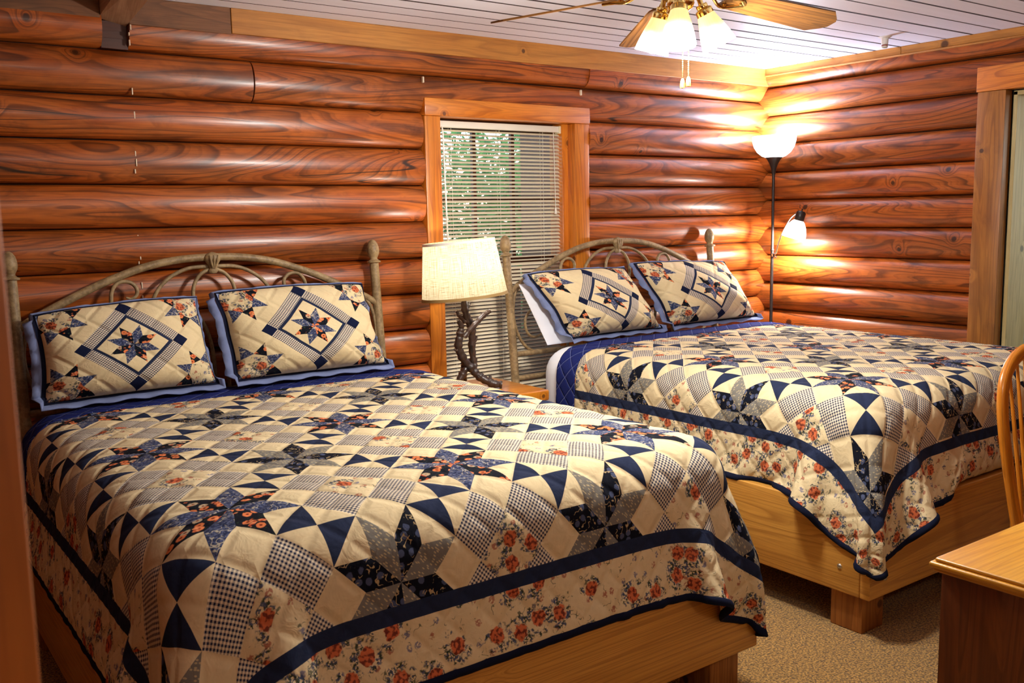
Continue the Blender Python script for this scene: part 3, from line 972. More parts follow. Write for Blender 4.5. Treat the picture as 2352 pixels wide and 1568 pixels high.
def make_quilt(box, rbox, fa, top, cx, half, vfoot, vhead, lat, inner_half, vstripe, band, label, seed, xmax=None):
    h = .030; F = 3
    us, vs, P = drape(box, rbox, fa, (cx-half, cx+half), (vfoot, vhead), h, top, seed=seed, xmax=xmax)
    # light smoothing
    for _ in range(2):
        Pm = P.copy()
        Pm[1:-1, 1:-1] = P[1:-1, 1:-1]*.6 + .1*(P[:-2, 1:-1]+P[2:, 1:-1]+P[1:-1, :-2]+P[1:-1, 2:])
        P = Pm
    P = upsample(P, F)
    nj, ni = P.shape[:2]
    uu = np.linspace(us[0], us[-1], ni); vv = np.linspace(vs[0], vs[-1], nj)
    UU, VV = np.meshgrid(uu, vv)
    x0, y0, px, py = lat
    lu = (UU-x0)/px; lv = (VV-y0)/py
    p = lu+lv; r = lv-lu
    n = normals(P)
    puff = np.sqrt(np.abs(np.sin(PI*p*6)*np.sin(PI*r*6)))
    rn = np.random.RandomState(seed+5)
    wr = np.zeros_like(UU)
    for q in range(14):
        a, b = rn.uniform(-1, 1, 2); fq = rn.uniform(10, 34)
        wr += np.sin((a*UU+b*VV)*fq + rn.uniform(0, 6))*(6/fq)
    P = P + n*(puff*.0034 + wr*.00050)[..., None]
    jb = int(np.searchsorted(vv, vhead-band))
    # patchwork top
    def cloth(j0, j1, name, mat, lift=0.0, parent=None):
        Q = P[j0:j1] + n[j0:j1]*lift
        m, k = Q.shape[:2]
        me = bpy.data.meshes.new(name)
        idx = np.arange(m*k).reshape(m, k)
        fc = np.stack([idx[:-1, :-1], idx[:-1, 1:], idx[1:, 1:], idx[1:, :-1]], -1).reshape(-1, 4)
        me.from_pydata(Q.reshape(-1, 3).tolist(), [], fc.tolist())
        me.materials.append(mat)
        def layer(nm, A, B):
            l = me.uv_layers.new(name=nm)
            a = A[j0:j1].reshape(-1)[fc.reshape(-1)]; b = B[j0:j1].reshape(-1)[fc.reshape(-1)]
            l.data.foreach_set('uv', np.stack([a, b], -1).ravel())
        if mat is W['quilt']:
            layer('UVMap', lu, lv)
            layer('Border', np.abs(UU-cx)-inner_half, vstripe-VV)
        else:
            layer('UVMap', UU/.6, VV/.6)
        layer('Metres', UU, VV)
        me.polygons.foreach_set('use_smooth', [True]*len(me.polygons))
        me.update()
        o = bpy.data.objects.new(name, me); COL.objects.link(o)
        if parent: o.parent = parent
        so = o.modifiers.new('thickness', 'SOLIDIFY'); so.thickness = .007; so.offset = -1.0
        return o
    q = cloth(0, jb+1, 'quilt', W['quilt'])
    tag(q, label, 'quilt', 'patchwork quilts on the two beds')
    cloth(jb, nj, 'folded_lining', W['lining'], .003, q)
    # binding along the three hanging edges
    path = [P[j, 0]-n[j, 0]*.003 for j in range(jb, -1, -2)] + [P[0, i]-n[0, i]*.003 for i in range(2, ni-1, 2)] + [P[j, -1]-n[j, -1]*.003 for j in range(0, jb+1, 2)]
    nn = [n[j, 0] for j in range(jb, -1, -2)] + [n[0, i] for i in range(2, ni-1, 2)] + [n[j, -1] for j in range(0, jb+1, 2)]
    # outward direction in the cloth
    out = []
    for j in range(jb, -1, -2): d = P[j, 0]-P[j, 2]; out.append(d)
    for i in range(2, ni-1, 2): d = P[0, i]-P[2, i]; out.append(d)
    for j in range(0, jb+1, 2): d = P[j, -1]-P[j, -3]; out.append(d)
    mb = MB(); rings = []
    for a, b, d in zip(path, nn, out):
        d = d/max(np.linalg.norm(d), 1e-9)
        ring = []
        for k in range(8):
            t = 2*PI*k/8
            ring.append(tuple(a + d*(math.cos(t)*.014 - .002) + b*math.sin(t)*.0075))
        rings.append(ring)
    mb.grid(rings, None, closed_u=True)
    mb.build('binding', [W['navy']], q)
    return q
# ------------------------------------------------------------------ beds
def make_bed(x0, x1, yf, yh, ztop, label):
    """pine platform: rails on edge, stub legs, slatted deck"""
    cx = (x0+x1)/2
    root = empty('platform_bed', (cx, (yf+yh)/2, 0), label, 'bed', 'pine platform beds')
    zb = .155
    mb = MB(); mb.box((x0, yf, zb), (x1, yf+.042, ztop), .006, 3, grain=0); part(mb, 'foot_rail', [W['rail']], root)
    sides = []
    for xs in ((x0, x0+.042), (x1-.042, x1)):
        mb = MB(); mb.box((xs[0], yf+.0425, zb), (xs[1], yh, ztop), .006, 3, grain=1)
        sides.append(part(mb, 'side_rail', [W['rail']], root))
    mb = MB(); mb.box((x0+.0425, yh-.042, zb), (x1-.0425, yh, ztop-.085), .006, 2, grain=0); part(mb, 'head_rail', [W['rail']], root)
    mb = MB()
    for k in range(9):
        yy = yf+.10+k*(yh-yf-.25)/8
        mb.box((x0+.043, yy, ztop-.10), (x1-.043, yy+.09, ztop-.078), .002, 1, grain=0)
    part(mb, 'deck_slats', [W['rail']], root)
    for px in (x0+.035, x1-.035-.14):
        for py in (yf+.05, yh-.05-.14):
            mb = MB(); mb.box((px, py, 0.0), (px+.14, py+.14, zb+.03), .006, 2, grain=2); part(mb, 'leg', [W['leg']], root)
    # carriage bolts
    for (bx, by, bz, ax) in ((x0, yf+.13, zb+.10, 'x'), (x0, yf+.10, ztop-.09, 'x'), (x0+.10, yf, zb+.07, 'y'), (x0+.09, yf, ztop-.10, 'y'), (x1-.07, yf, zb+.13, 'y'), (x1-.09, yf, ztop-.07, 'y')):
        rot = Matrix.Rotation(-PI/2, 3, 'Y') if ax == 'x' else Matrix.Rotation(PI/2, 3, 'X')
        mb = MB(); mb.lathe([(.011, -.002), (.011, .0005), (.008, .004), (.003, .0055), (0.0001, .006)], 12, (bx, by, bz), rot)
        part(mb, 'bolt_head', [W['bolt']], root)
    return root

def make_mattress(lo, hi, r, label):
    lo = Vector(lo); hi = Vector(hi)
    mb = MB(); mb.box(lo, hi, r, 6, grain=0)
    o = mb.build('mattress', [W['sheet']], None, loc=((lo.x+hi.x)/2, (lo.y+hi.y)/2, lo.z))
    return tag(o, label, 'mattress', 'mattresses under the quilts')

Z1, Z2 = .872, .905
PL1 = dict(x0=-4.700, x1=-2.785, yf=-2.300, yh=-.285)
PL2 = dict(x0=-2.180, x1=-.285, yf=-2.320, yh=-.285)
RT = .480
make_bed(PL1['x0'], PL1['x1'], PL1['yf'], PL1['yh'], RT, 'pine plank platform bed nearest the camera, its foot rail at bottom centre')
make_bed(PL2['x0'], PL2['x1'], PL2['yf'], PL2['yh'], RT+.005, 'pine plank platform bed in the far corner beside the floor lamp')
M1 = ((-4.655, -2.256, .404), (-2.840, -.235, Z1-.008))
M2 = ((-2.135, -2.276, .409), (-.325, -.235, Z2-.008))
make_mattress(M1[0], M1[1], .145, 'mattress under the quilt of the bed nearest the camera')
make_mattress(M2[0], M2[1], .145, 'white sheeted mattress showing at the head of the far corner bed')

def rb(M, d=.004):
    return ((M[0][0]-d, M[0][1]-d, M[0][2]), (M[1][0]+d, M[1][1]+d, M[1][2]+d))
make_quilt(rb(M1), .135, ((PL1['x0'], PL1['yf'], .15), (PL1['x1'], 0.2, RT)), Z1, -3.745, 1.285, -2.615, -.285,
           (-3.770, -1.985, .667, .735), 1.065, -2.405, .195,
           'cream and navy star patchwork quilt on the bed nearest the camera', 3)
make_quilt(rb(M2), .135, ((PL2['x0'], PL2['yf'], .15), (PL2['x1'], 0.2, RT+.005)), Z2, -1.215, 1.255, -2.645, -.430,
           (-1.205, -2.000, .667, .685), 1.035, -2.420, .150,
           'cream and navy star patchwork quilt on the far corner bed', 8, xmax=-.09)

# ------------------------------------------------------------------ headboards
def head_pt(s, z, dy=0.0):
    return (s, -.115 - .0963*(1.442-z) + dy, z)

def make_headboard():
    root = empty('metal_headboard', (0, -.25, 0))
    H = .795
    def hp(pts): return [head_pt(*q) for q in pts]
    for sg in (-1, 1):
        mb = MB(); mb.tube(hp([(sg*H, .0), (sg*H, .5), (sg*H, 1.0), (sg*H, 1.385)]), .0225, 16)
        post = part(mb, 'post', [W['iron']], root)
        b = Vector(head_pt(sg*H, 1.385))
        mb = MB()
        mb.lathe([(.0225, -.004), (.033, -.002), (.034, .004), (.026, .009), (.019, .014), (.018, .020), (.022, .028), (.028, .040), (.0305, .055), (.029, .072), (.024, .090), (.016, .103), (.006, .110), (.0001, .111)], 20, tuple(b), Matrix.Rotation(-.096, 3, 'X'))
        part(mb, 'finial', [W['iron']], post)
    arch = [(-H, 1.185), (-.73, 1.225), (-.63, 1.275), (-.53, 1.322), (-.42, 1.367), (-.28, 1.412), (-.14, 1.436), (0, 1.442), (.14, 1.436), (.28, 1.412), (.42, 1.367), (.53, 1.322), (.63, 1.275), (.73, 1.225), (H, 1.185)]
    mb = MB(); mb.tube(catmull(hp(arch), 5), .0165, 14); part(mb, 'arch_rail', [W['iron']], root)
    for z in (.855, .725):
        mb = MB(); mb.tube(hp([(-H, z), (0, z), (H, z)]), .015, 12); part(mb, 'cross_rail', [W['iron']], root)
    # clasp at the crown
    mb = MB()
    c = Vector(head_pt(0, 1.415, -.012))
    mb.lathe([(.0001, -.045), (.016, -.043), (.022, -.034), (.017, -.022), (.022, -.008), (.034, .012), (.037, .028), (.028, .040), (.012, .047), (.0001, .050)], 18, tuple(c), None, squash=(1, .62))
    for sx in (-1, 0, 1):
        mb.tube([tuple(c+Vector((sx*.004, -.013, -.02))), tuple(c+Vector((sx*.014, -.024, .008))), tuple(c+Vector((sx*.018, -.020, .036)))], [.004, .006, .003], 8)
    part(mb, 'crown_clasp', [W['iron']], root)
    for sg in (-1, 1):
        arm = [(sg*.02, 1.402), (sg*.10, 1.398), (sg*.17, 1.372), (sg*.225, 1.33), (sg*.262, 1.275), (sg*.285, 1.20), (sg*.29, 1.08), (sg*.27, .96), (sg*.235, .87)]
        mb = MB(); mb.tube(catmull(hp(arm), 6), .0085, 10); part(mb, 'curved_arm', [W['iron']], root)
        lyre = [(sg*.012, 1.392), (sg*.055, 1.368), (sg*.085, 1.325), (sg*.093, 1.27), (sg*.08, 1.20), (sg*.05, 1.13), (sg*.03, 1.03), (sg*.03, .86)]
        mb = MB(); mb.tube(catmull(hp(lyre), 6), .0085, 10); part(mb, 'lyre_bar', [W['iron']], root)
        sc = [(sg*.415, .87), (sg*.425, 1.05), (sg*.432, 1.20), (sg*.432, 1.28), (sg*.422, 1.325), (sg*.395, 1.352), (sg*.355, 1.352), (sg*.328, 1.328), (sg*.328, 1.298), (sg*.350, 1.282), (sg*.372, 1.288)]
        mb = MB(); pc = catmull(hp(sc), 6); mb.tube(pc, [.0085]*(len(pc)-16)+[.0085-.004*k/15 for k in range(16)], 10); part(mb, 'scroll', [W['iron']], root)
        side = [(sg*.715, 1.225), (sg*.755, 1.18), (sg*.775, 1.10), (sg*.772, 1.02), (sg*.745, .94), (sg*.70, .885), (sg*.65, .858)]
        mb = MB(); mb.tube(catmull(hp(side), 6), .0085, 10); part(mb, 'side_curve', [W['iron']], root)
        inn = [(sg*.655, 1.085), (sg*.685, 1.06), (sg*.702, 1.02), (sg*.69, .965), (sg*.655, .94), (sg*.60, .95), (sg*.55, 1.0), (sg*.52, 1.10), (sg*.50, 1.24)]
        mb = MB(); mb.tube(catmull(hp(inn), 6), .0075, 10); part(mb, 'inner_curl', [W['iron']], root)
    return root

def dup(root, loc, label=None):
    r = root.copy(); COL.objects.link(r); r.location = loc
    if label: r['label'] = label
    for ch in list(root.children):
        c = ch.copy(); COL.objects.link(c); c.parent = r
        for gch in ch.children:
            d = gch.copy(); COL.objects.link(d); d.parent = c
    return r
hb = make_headboard()
tag(hb, 'sandstone painted metal headboard of the bed nearest the camera', 'headboard', 'scrolled metal headboards')
hb.location = (-3.820, -.25, 0)
dup(hb, (-1.435, -.25, 0), 'sandstone painted metal headboard against window and logs, far corner bed')

# ------------------------------------------------------------------ pillow shams
def bil(c, a, b):
    BL, BR, TL, TR = c
    s, t = (a+1)/2, (b+1)/2
    return BL*(1-s)*(1-t) + BR*s*(1-t) + TL*(1-s)*t + TR*s*t

def make_sham(corners, label, seed, hx, hy, thick=.115, droop=0.0):
    BL, BR, TL, TR = [np.array(c, float) for c in corners]
    ctr = (BL+BR+TL+TR)/4
    ex = (BR-BL+TR-TL); ex /= np.linalg.norm(ex)
    ey = (TL-BL+TR-BR); ey /= np.linalg.norm(ey)
    nn = np.cross(ex, ey); nn /= np.linalg.norm(nn)
    if nn[1] > 0: nn = -nn
    rn = np.random.RandomState(seed)
    ph = rn.uniform(0, 6, 12); fqs = rn.uniform(2, 7, 12); dr = rn.uniform(-1, 1, (12, 2))
    fl = .052                                        # flange width
    w = np.linalg.norm(BR-BL); hgt = np.linalg.norm((TL+TR-BL-BR)/2)
    il, ir, it, ibm = .048/w*2, .022/w*2, .010/hgt*2, .030/hgt*2   # panel inset: left, right, top, bottom
    def bulge(a, b):
        q = max(0, (1-abs(a)**2.6))*max(0, (1-abs(b)**2.6))
        return q**.50
    def surf(a, b, front=True):
        """a,b in [-1,1] of the inner panel"""
        p = bil((BL, BR, TL, TR), -1+il+(a+1)/2*(2-il-ir), -1+ibm+(b+1)/2*(2-ibm-it))
        # pinch the sides a little between the corners
        p = p + ex*(-a*abs(a)*(1-b*b)*.018) + ey*(-b*abs(b)*(1-a*a)*(-.010 if b > 0 else .004))
        wv = sum(math.sin(fqs[k]*(dr[k, 0]*a+dr[k, 1]*b)*1.6+ph[k]) for k in range(12))*.0011
        B = bulge(a, b)
        if front:
            qu = (a*hx+b*hy)*.7071/.115; qv = (b*hy-a*hx)*.7071/.115
            pf = math.sqrt(abs(math.sin(PI*qu)*math.sin(PI*qv)))*.0045
            return p + nn*(thick*B*(1.0-.25*b) + wv*2 + pf*min(1, B*3))
        return p - nn*(thick*.16*B)
    root = empty('pillow_sham', tuple(ctr - np.array([0, 0, .19])), label, 'pillow sham', 'star patchwork pillow shams')
    n, m = 56, 40
    aa = np.sin(np.linspace(-1, 1, n)*PI/2); bb = np.sin(np.linspace(-1, 1, m)*PI/2)
    P = [[surf(a, b) for a in aa] for b in bb]; UV = [[(a*hx, b*hy) for a in aa] for b in bb]
    mb = MB(); mb.grid(P, UV)
    o = part(mb, 'front_panel', [W['sham']], root)
    L = o.data.uv_layers['Seed']; L.data.foreach_set('uv', [hx, hy]*len(L.data))
    mb = MB(); mb.grid([[surf(a, b, False) for a in aa[::2]] for b in bb[::2]], None, flip=True)
    part(mb, 'back_panel', [W['flange']], root)
    # navy cord round the panel and the loose chambray flange outside it
    loop = [(a, -1) for a in np.linspace(-1, 1, 40)] + [(1, b) for b in np.linspace(-1, 1, 28)[1:]] + [(a, 1) for a in np.linspace(1, -1, 40)[1:]] + [(-1, b) for b in np.linspace(1, -1, 28)[1:-1]]
    base = [np.array(surf(a, b)) for a, b in loop]
    N_ = len(loop)
    outd = []
    for a, b in loop:
        d = np.zeros(3)
        if abs(a) > .985: d += ex*np.sign(a)
        if abs(b) > .985: d += ey*np.sign(b)
        outd.append(d/np.linalg.norm(d)*(1.3 if abs(a) > .985 and abs(b) > .985 else 1.0))
    mb = MB(); ring0, ring1, ring2, ring3 = [], [], [], []
    arc = 0
    for i in range(N_):
        a, b = loop[i]
        wv = .010*math.sin(i*.55+ph[0]) + .008*math.sin(i*1.27+ph[1]) + .004*math.sin(i*2.6+ph[2])
        sag = np.array([0, 0, -.010]) if b > .9 else np.array([0, 0, 0.0])
        if b < -.9:
            wv *= .5; k = np.array([0, -.55, .0])*fl       # the lower flange lies forward on the quilt
            e = outd[i]*fl*.45 + k + np.array([0, -.012, .002+.004*math.sin(i*.8)])
        elif b > .9 or a > .9:
            e = outd[i]*fl*.35 - nn*fl*.50              # folded back behind the pillow
        else:
            e = outd[i]*fl*.92 - nn*fl*.25
        b0 = base[i] + nn*.002
        ring0.append(tuple(b0)); ring1.append(tuple(b0 + e*.30 + nn*.003))
        ring2.append(tuple(b0 + e*.65 + nn*(wv*.6))); ring3.append(tuple(b0 + e + nn*wv + sag))
    UVr = [[(i*.03, .0) for i in range(N_+1)], [(i*.03, .02) for i in range(N_+1)]]
    mb.grid([ring1, ring2, ring3], None, closed_u=True)
    f = part(mb, 'flange', [W['flange']], root)
    so = f.modifiers.new('thickness', 'SOLIDIFY'); so.thickness = .004; so.offset = 0
    mb = MB(); mb.grid([[tuple(np.array(p)+nn*.004) for p in ring0], [tuple(np.array(p)+nn*.004) for p in ring1]], None, closed_u=True)
    mb.tube([tuple(np.array(p)+nn*.003) for p in ring0], .0038, 6, closed=True)
    part(mb, 'navy_edging', [W['navy']], root)
    return root

make_sham(((-4.615, -.345, .890), (-3.878, -.345, .892), (-4.606, -.240, 1.255), (-3.916, -.240, 1.290)), 'star patchwork pillow sham on the near bed beside the leftmost headboard post', 21, .345, .240)
make_sham(((-3.858, -.345, .892), (-3.065, -.345, .892), (-3.898, -.240, 1.300), (-3.142, -.240, 1.299)), 'star patchwork pillow sham on the near bed, closest to the table lamp', 22, .352, .240)
make_sham(((-2.008, -.360, .914), (-1.262, -.360, .916), (-2.236, -.255, 1.296), (-1.475, -.250, 1.298)), 'star patchwork pillow sham on the far bed with a white pillow behind it', 23, .345, .235)
make_sham(((-1.242, -.350, .916), (-.432, -.350, .918), (-1.460, -.240, 1.321), (-.637, -.240, 1.291)), 'star patchwork pillow sham in the room corner beside the floor lamp', 24, .352, .235)

# white pillow showing behind the far bed's left sham
def make_pillow(corners, label, thick):
    c = [np.array(q, float) for q in corners]
    nn = np.cross(c[1]-c[0], c[2]-c[0]); nn /= np.linalg.norm(nn)
    if nn[1] > 0: nn = -nn
    n, m = 30, 24
    aa = np.sin(np.linspace(-1, 1, n)*PI/2); bb = np.sin(np.linspace(-1, 1, m)*PI/2)
    mb = MB()
    for sg in (1, -.35):
        P = []
        for b in bb:
            row = []
            for a in aa:
                q = (max(0, 1-abs(a)**2.4)*max(0, 1-abs(b)**2.4))**.5
                wv = .003*math.sin(a*9+b*5)+.002*math.sin(b*13-a*4)
                row.append(tuple(bil(c, a, b) + nn*sg*(thick*q + wv*min(1, q*3))))
            P.append(row)
        mb.grid(P, None, flip=(sg < 0))
    ctr = sum(c)/4
    o = mb.build('bed_pillow', [W['pillowcase']], None, loc=tuple(ctr-np.array([0, 0, .17])))
    return tag(o, label, 'pillow')
make_pillow(((-2.085, -.285, .904), (-1.45, -.280, .908), (-2.205, -.195, 1.235), (-1.52, -.195, 1.24)), 'white cotton pillow behind the left sham on the far corner bed', .030)
# ------------------------------------------------------------------ nightstand
ns = empty('nightstand', (-2.58, -.40, 0), 'orange pine nightstand with thick top between the two beds', 'nightstand')
NX0, NX1, NY0, NY1, NZ = -2.735, -2.345, -.630, -.125, .742
mb = MB()
mb.box((NX0, NY0, NZ-.055), (NX1, NY1, NZ), .010, 3, grain=0, seed=.3)
part(mb, 'top', [W['stand']], ns)
for x in (NX0+.03, NX1-.09):
    for y in (NY0+.03, NY1-.09):
        mb = MB(); mb.box((x, y, 0), (x+.06, y+.06, NZ-.055), .005, 2, grain=2); part(mb, 'leg', [W['stand']], ns)
for lo, hi, gr in (((NX0+.09, NY0+.045, NZ-.16), (NX1-.09, NY0+.067, NZ-.056), 0), ((NX0+.09, NY1-.067, NZ-.16), (NX1-.09, NY1-.045, NZ-.056), 0),
                   ((NX0+.045, NY0+.09, NZ-.16), (NX0+.067, NY1-.09, NZ-.056), 1), ((NX1-.067, NY0+.09, NZ-.16), (NX1-.045, NY1-.09, NZ-.056), 1)):
    mb = MB(); mb.box(lo, hi, .003, 1, grain=gr); part(mb, 'apron', [W['stand']], ns)
mb = MB(); mb.box((NX0+.03, NY0+.03, .20), (NX1-.03, NY1-.03, .225), .004, 2, grain=0); part(mb, 'shelf', [W['stand']], ns)

# ------------------------------------------------------------------ branch lamp
LX, LY = -2.640, -.335
tl = empty('table_lamp', (LX, LY, NZ), 'branch based table lamp with burlap drum shade on the nightstand', 'lamp')
def twig(pts, r, n=10):
    pc = catmull([Vector((LX+a, LY+b, NZ+c)) for a, b, c in pts], 6)
    rr = []
    for i in range(len(pc)):
        t = i/(len(pc)-1)*(len(r)-1); k = min(int(t), len(r)-2); q = t-k
        rr.append((r[k]*(1-q)+r[k+1]*q)*(1+.14*math.sin(i*2.1)+.08*math.sin(i*5.3+1)))
    return pc, rr, n
mb = MB()
for a in (
    twig([(.135, -.115, .019), (.095, -.085, .026), (.055, -.045, .055), (.02, -.015, .10), (-.02, .0, .155), (-.042, .004, .215), (-.035, .0, .275), (-.028, -.004, .315), (-.048, -.008, .350)], [.017, .020, .021, .022, .021, .020, .019, .015, .010]),
    twig([(-.088, -.01, .018), (-.065, -.006, .028), (-.03, -.002, .070), (.0, .0, .11)], [.014, .016, .019, .016]),
    twig([(.03, .09, .017), (.02, .06, .03), (.0, .025, .085), (-.01, .01, .13)], [.013, .014, .017, .015]),
    twig([(.035, -.02, .085), (.045, .004, .13), (.038, .006, .21), (.040, .004, .28), (.020, .0, .335), (.0, .0, .39), (-.006, .0, .45), (-.004, .0, .52)], [.016, .018, .018, .019, .020, .018, .016, .014]),
    twig([(-.02, -.014, .265), (.03, -.022, .315), (.085, -.03, .362), (.125, -.034, .385)], [.013, .015, .014, .011]),
    twig([(.0, .0, .335), (-.03, .01, .37), (-.045, .012, .395)], [.012, .010, .007]),
    twig([(.045, .0, .30), (.075, .01, .325), (.095, .012, .328)], [.010, .009, .006]),
    twig([(.0, .0, .385), (.025, .004, .415), (.035, .006, .43)], [.008, .006, .004]),
    twig([(-.04, .0, .20), (-.062, .0, .20), (-.07, .0, .208)], [.009, .007, .004]),
    twig([(.04, .0, .22), (.058, -.006, .245), (.060, -.006, .262)], [.008, .006, .004]),
    twig([(.085, -.075, .03), (.10, -.06, .055), (.105, -.055, .065)], [.010, .008, .005])):
    mb.tube(*a, seed=random.random())
part(mb, 'branch_base', [W['bark']], tl)
tilt = Matrix.Rotation(math.radians(-5.0), 3, Vector((.55, .835, 0)))
so_ = Vector((LX, LY, NZ+.46))
mb = MB()
def sh(r, z): return (r, z)
zb_, zt_, rb_, rt_ = .0, .280, .214, .178
prof = [(rb_+(rt_-rb_)*k/12, zb_+(zt_-zb_)*k/12) for k in range(13)]
mb.lathe(prof, 56, tuple(so_), tilt)
# uv in metres for the weave
shade = part(mb, 'lamp_shade', [W['burlap']], tl)
uvl = shade.data.uv_layers['UVMap']
d = np.empty(len(uvl.data)*2); uvl.data.foreach_get('uv', d); d = d.reshape(-1, 2); d[:, 0] *= 1.4; uvl.data.foreach_set('uv', d.ravel())
for (r, z, w_, nm) in ((rb_, 0.0, .014, 'lower_trim_band'), (rt_, zt_-.012, .012, 'upper_trim_band')):
    mb = MB()
    mb.lathe([(r-.001, z), (r+.0035, z), (r+.0025-(rb_-rt_)*w_/zt_, z+w_), (r-.002-(rb_-rt_)*w_/zt_, z+w_)], 56, tuple(so_), tilt)
    part(mb, nm, [W['shade_tape'] if z == 0.0 else W['shade_lining']], shade)
mb = MB(); mb.tube([(LX, LY, NZ+.52), (LX, LY, NZ+.60)], .014, 12); part(mb, 'lamp_socket', [W['brass']], tl)
mb = MB(); mb.lathe([(.0001, .105), (.018, .10), (.029, .08), (.030, .065), (.022, .04), (.013, .02), (.012, 0)], 16, (LX, LY, NZ+.585))
part(mb, 'light_bulb', [emit('table_bulb', (1, .80, .52), 12)], tl)
mb = MB()
for k in range(3):
    a = k*2*PI/3+.4
    p1 = so_ + tilt @ Vector((rt_*math.cos(a), rt_*math.sin(a), zt_-.012))
    mb.tube([(LX, LY, NZ+.70), tuple(p1)], .002, 6)
mb.tube([(LX, LY, NZ+.69), (LX, LY, NZ+.72)], .006, 8)
part(mb, 'shade_spider', [W['brass']], tl)

# ------------------------------------------------------------------ floor lamp in the corner
FX, FY = -.185, -.245
fl = empty('floor_lamp', (FX, FY, 0), 'black torchiere floor lamp with side reading light in the log corner', 'floor lamp')
mb = MB(); mb.lathe([(.0001, .0), (.088, .0), (.088, .012), (.082, .022), (.030, .034), (.016, .045), (.0001, .045)], 32, (FX, FY, 0)); part(mb, 'base', [W['black']], fl)
mb = MB(); mb.tube([(FX, FY, .03), (FX, FY, 1.35)], .0105, 14); mb.tube([(FX, FY, 1.345), (FX, FY, 1.86)], .0095, 14); mb.lathe([(.0105, 0), (.0125, .004), (.0125, .012), (.0105, .016)], 14, (FX, FY, 1.338)); part(mb, 'pole', [W['black']], fl)
mb = MB(); mb.lathe([(.011, 1.83), (.013, 1.845), (.018, 1.87), (.028, 1.90), (.042, 1.925), (.054, 1.938), (.052, 1.945), (.0001, 1.945)], 28, (FX, FY, 0)); part(mb, 'bowl_holder', [W['black']], fl)
bowl_m = emit('torchiere_glass', (.93, .95, 1.0), 3.2)
mb = MB(); mb.lathe([(.050, 1.938), (.075, 1.948), (.105, 1.972), (.126, 2.005), (.136, 2.04), (.139, 2.072), (.136, 2.073), (.132, 2.04), (.122, 2.008), (.102, 1.977), (.074, 1.953), (.0001, 1.946)], 40, (FX, FY, 0)); part(mb, 'glass_bowl', [bowl_m], fl)
# reading arm
mb = MB()
ap = [(FX, FY-.012, 1.312), (FX+.012, FY-.022, 1.33), (FX+.018, FY-.04, 1.40), (FX+.022, FY-.075, 1.48), (FX+.026, FY-.115, 1.545), (FX+.030, FY-.15, 1.575), (FX+.032, FY-.168, 1.578)]
mb.tube(catmull(ap, 8), .0055, 10); part(mb, 'gooseneck', [W['chrome']], fl)
mb = MB(); mb.lathe([(.008, 0), (.013, .004), (.013, .022), (.008, .026)], 12, (FX, FY-.012, 1.30)); mb.tube([(FX, FY-.006, 1.305), (FX+.012, FY-.03, 1.302)], .006, 8); part(mb, 'arm_joint', [W['chrome']], fl)
hx_, hy_, hz_ = FX+.034, FY-.185, 1.555
hr = Matrix.Rotation(math.radians(14), 3, 'X') @ Matrix.Rotation(math.radians(8), 3, 'Y')
mb = MB(); mb.lathe([(.0001, .058), (.004, .056), (.004, .042), (.022, .040), (.030, .030), (.031, -.018), (.028, -.022), (.0001, -.022)], 20, (hx_, hy_, hz_), hr); mb.tube([(hx_, hy_, hz_+.055), (hx_, hy_, hz_+.078)], .002, 6); part(mb, 'socket_cap', [W['black']], fl)
read_m = emit('reading_glass', (1.0, .96, .88), 4.0)
mb = MB(); mb.lathe([(.024, -.016), (.040, -.030), (.058, -.060), (.071, -.095), (.076, -.135), (.073, -.135), (.068, -.096), (.055, -.062), (.036, -.032), (.0001, -.022)], 32, (hx_, hy_, hz_), hr); part(mb, 'reading_shade', [read_m], fl)

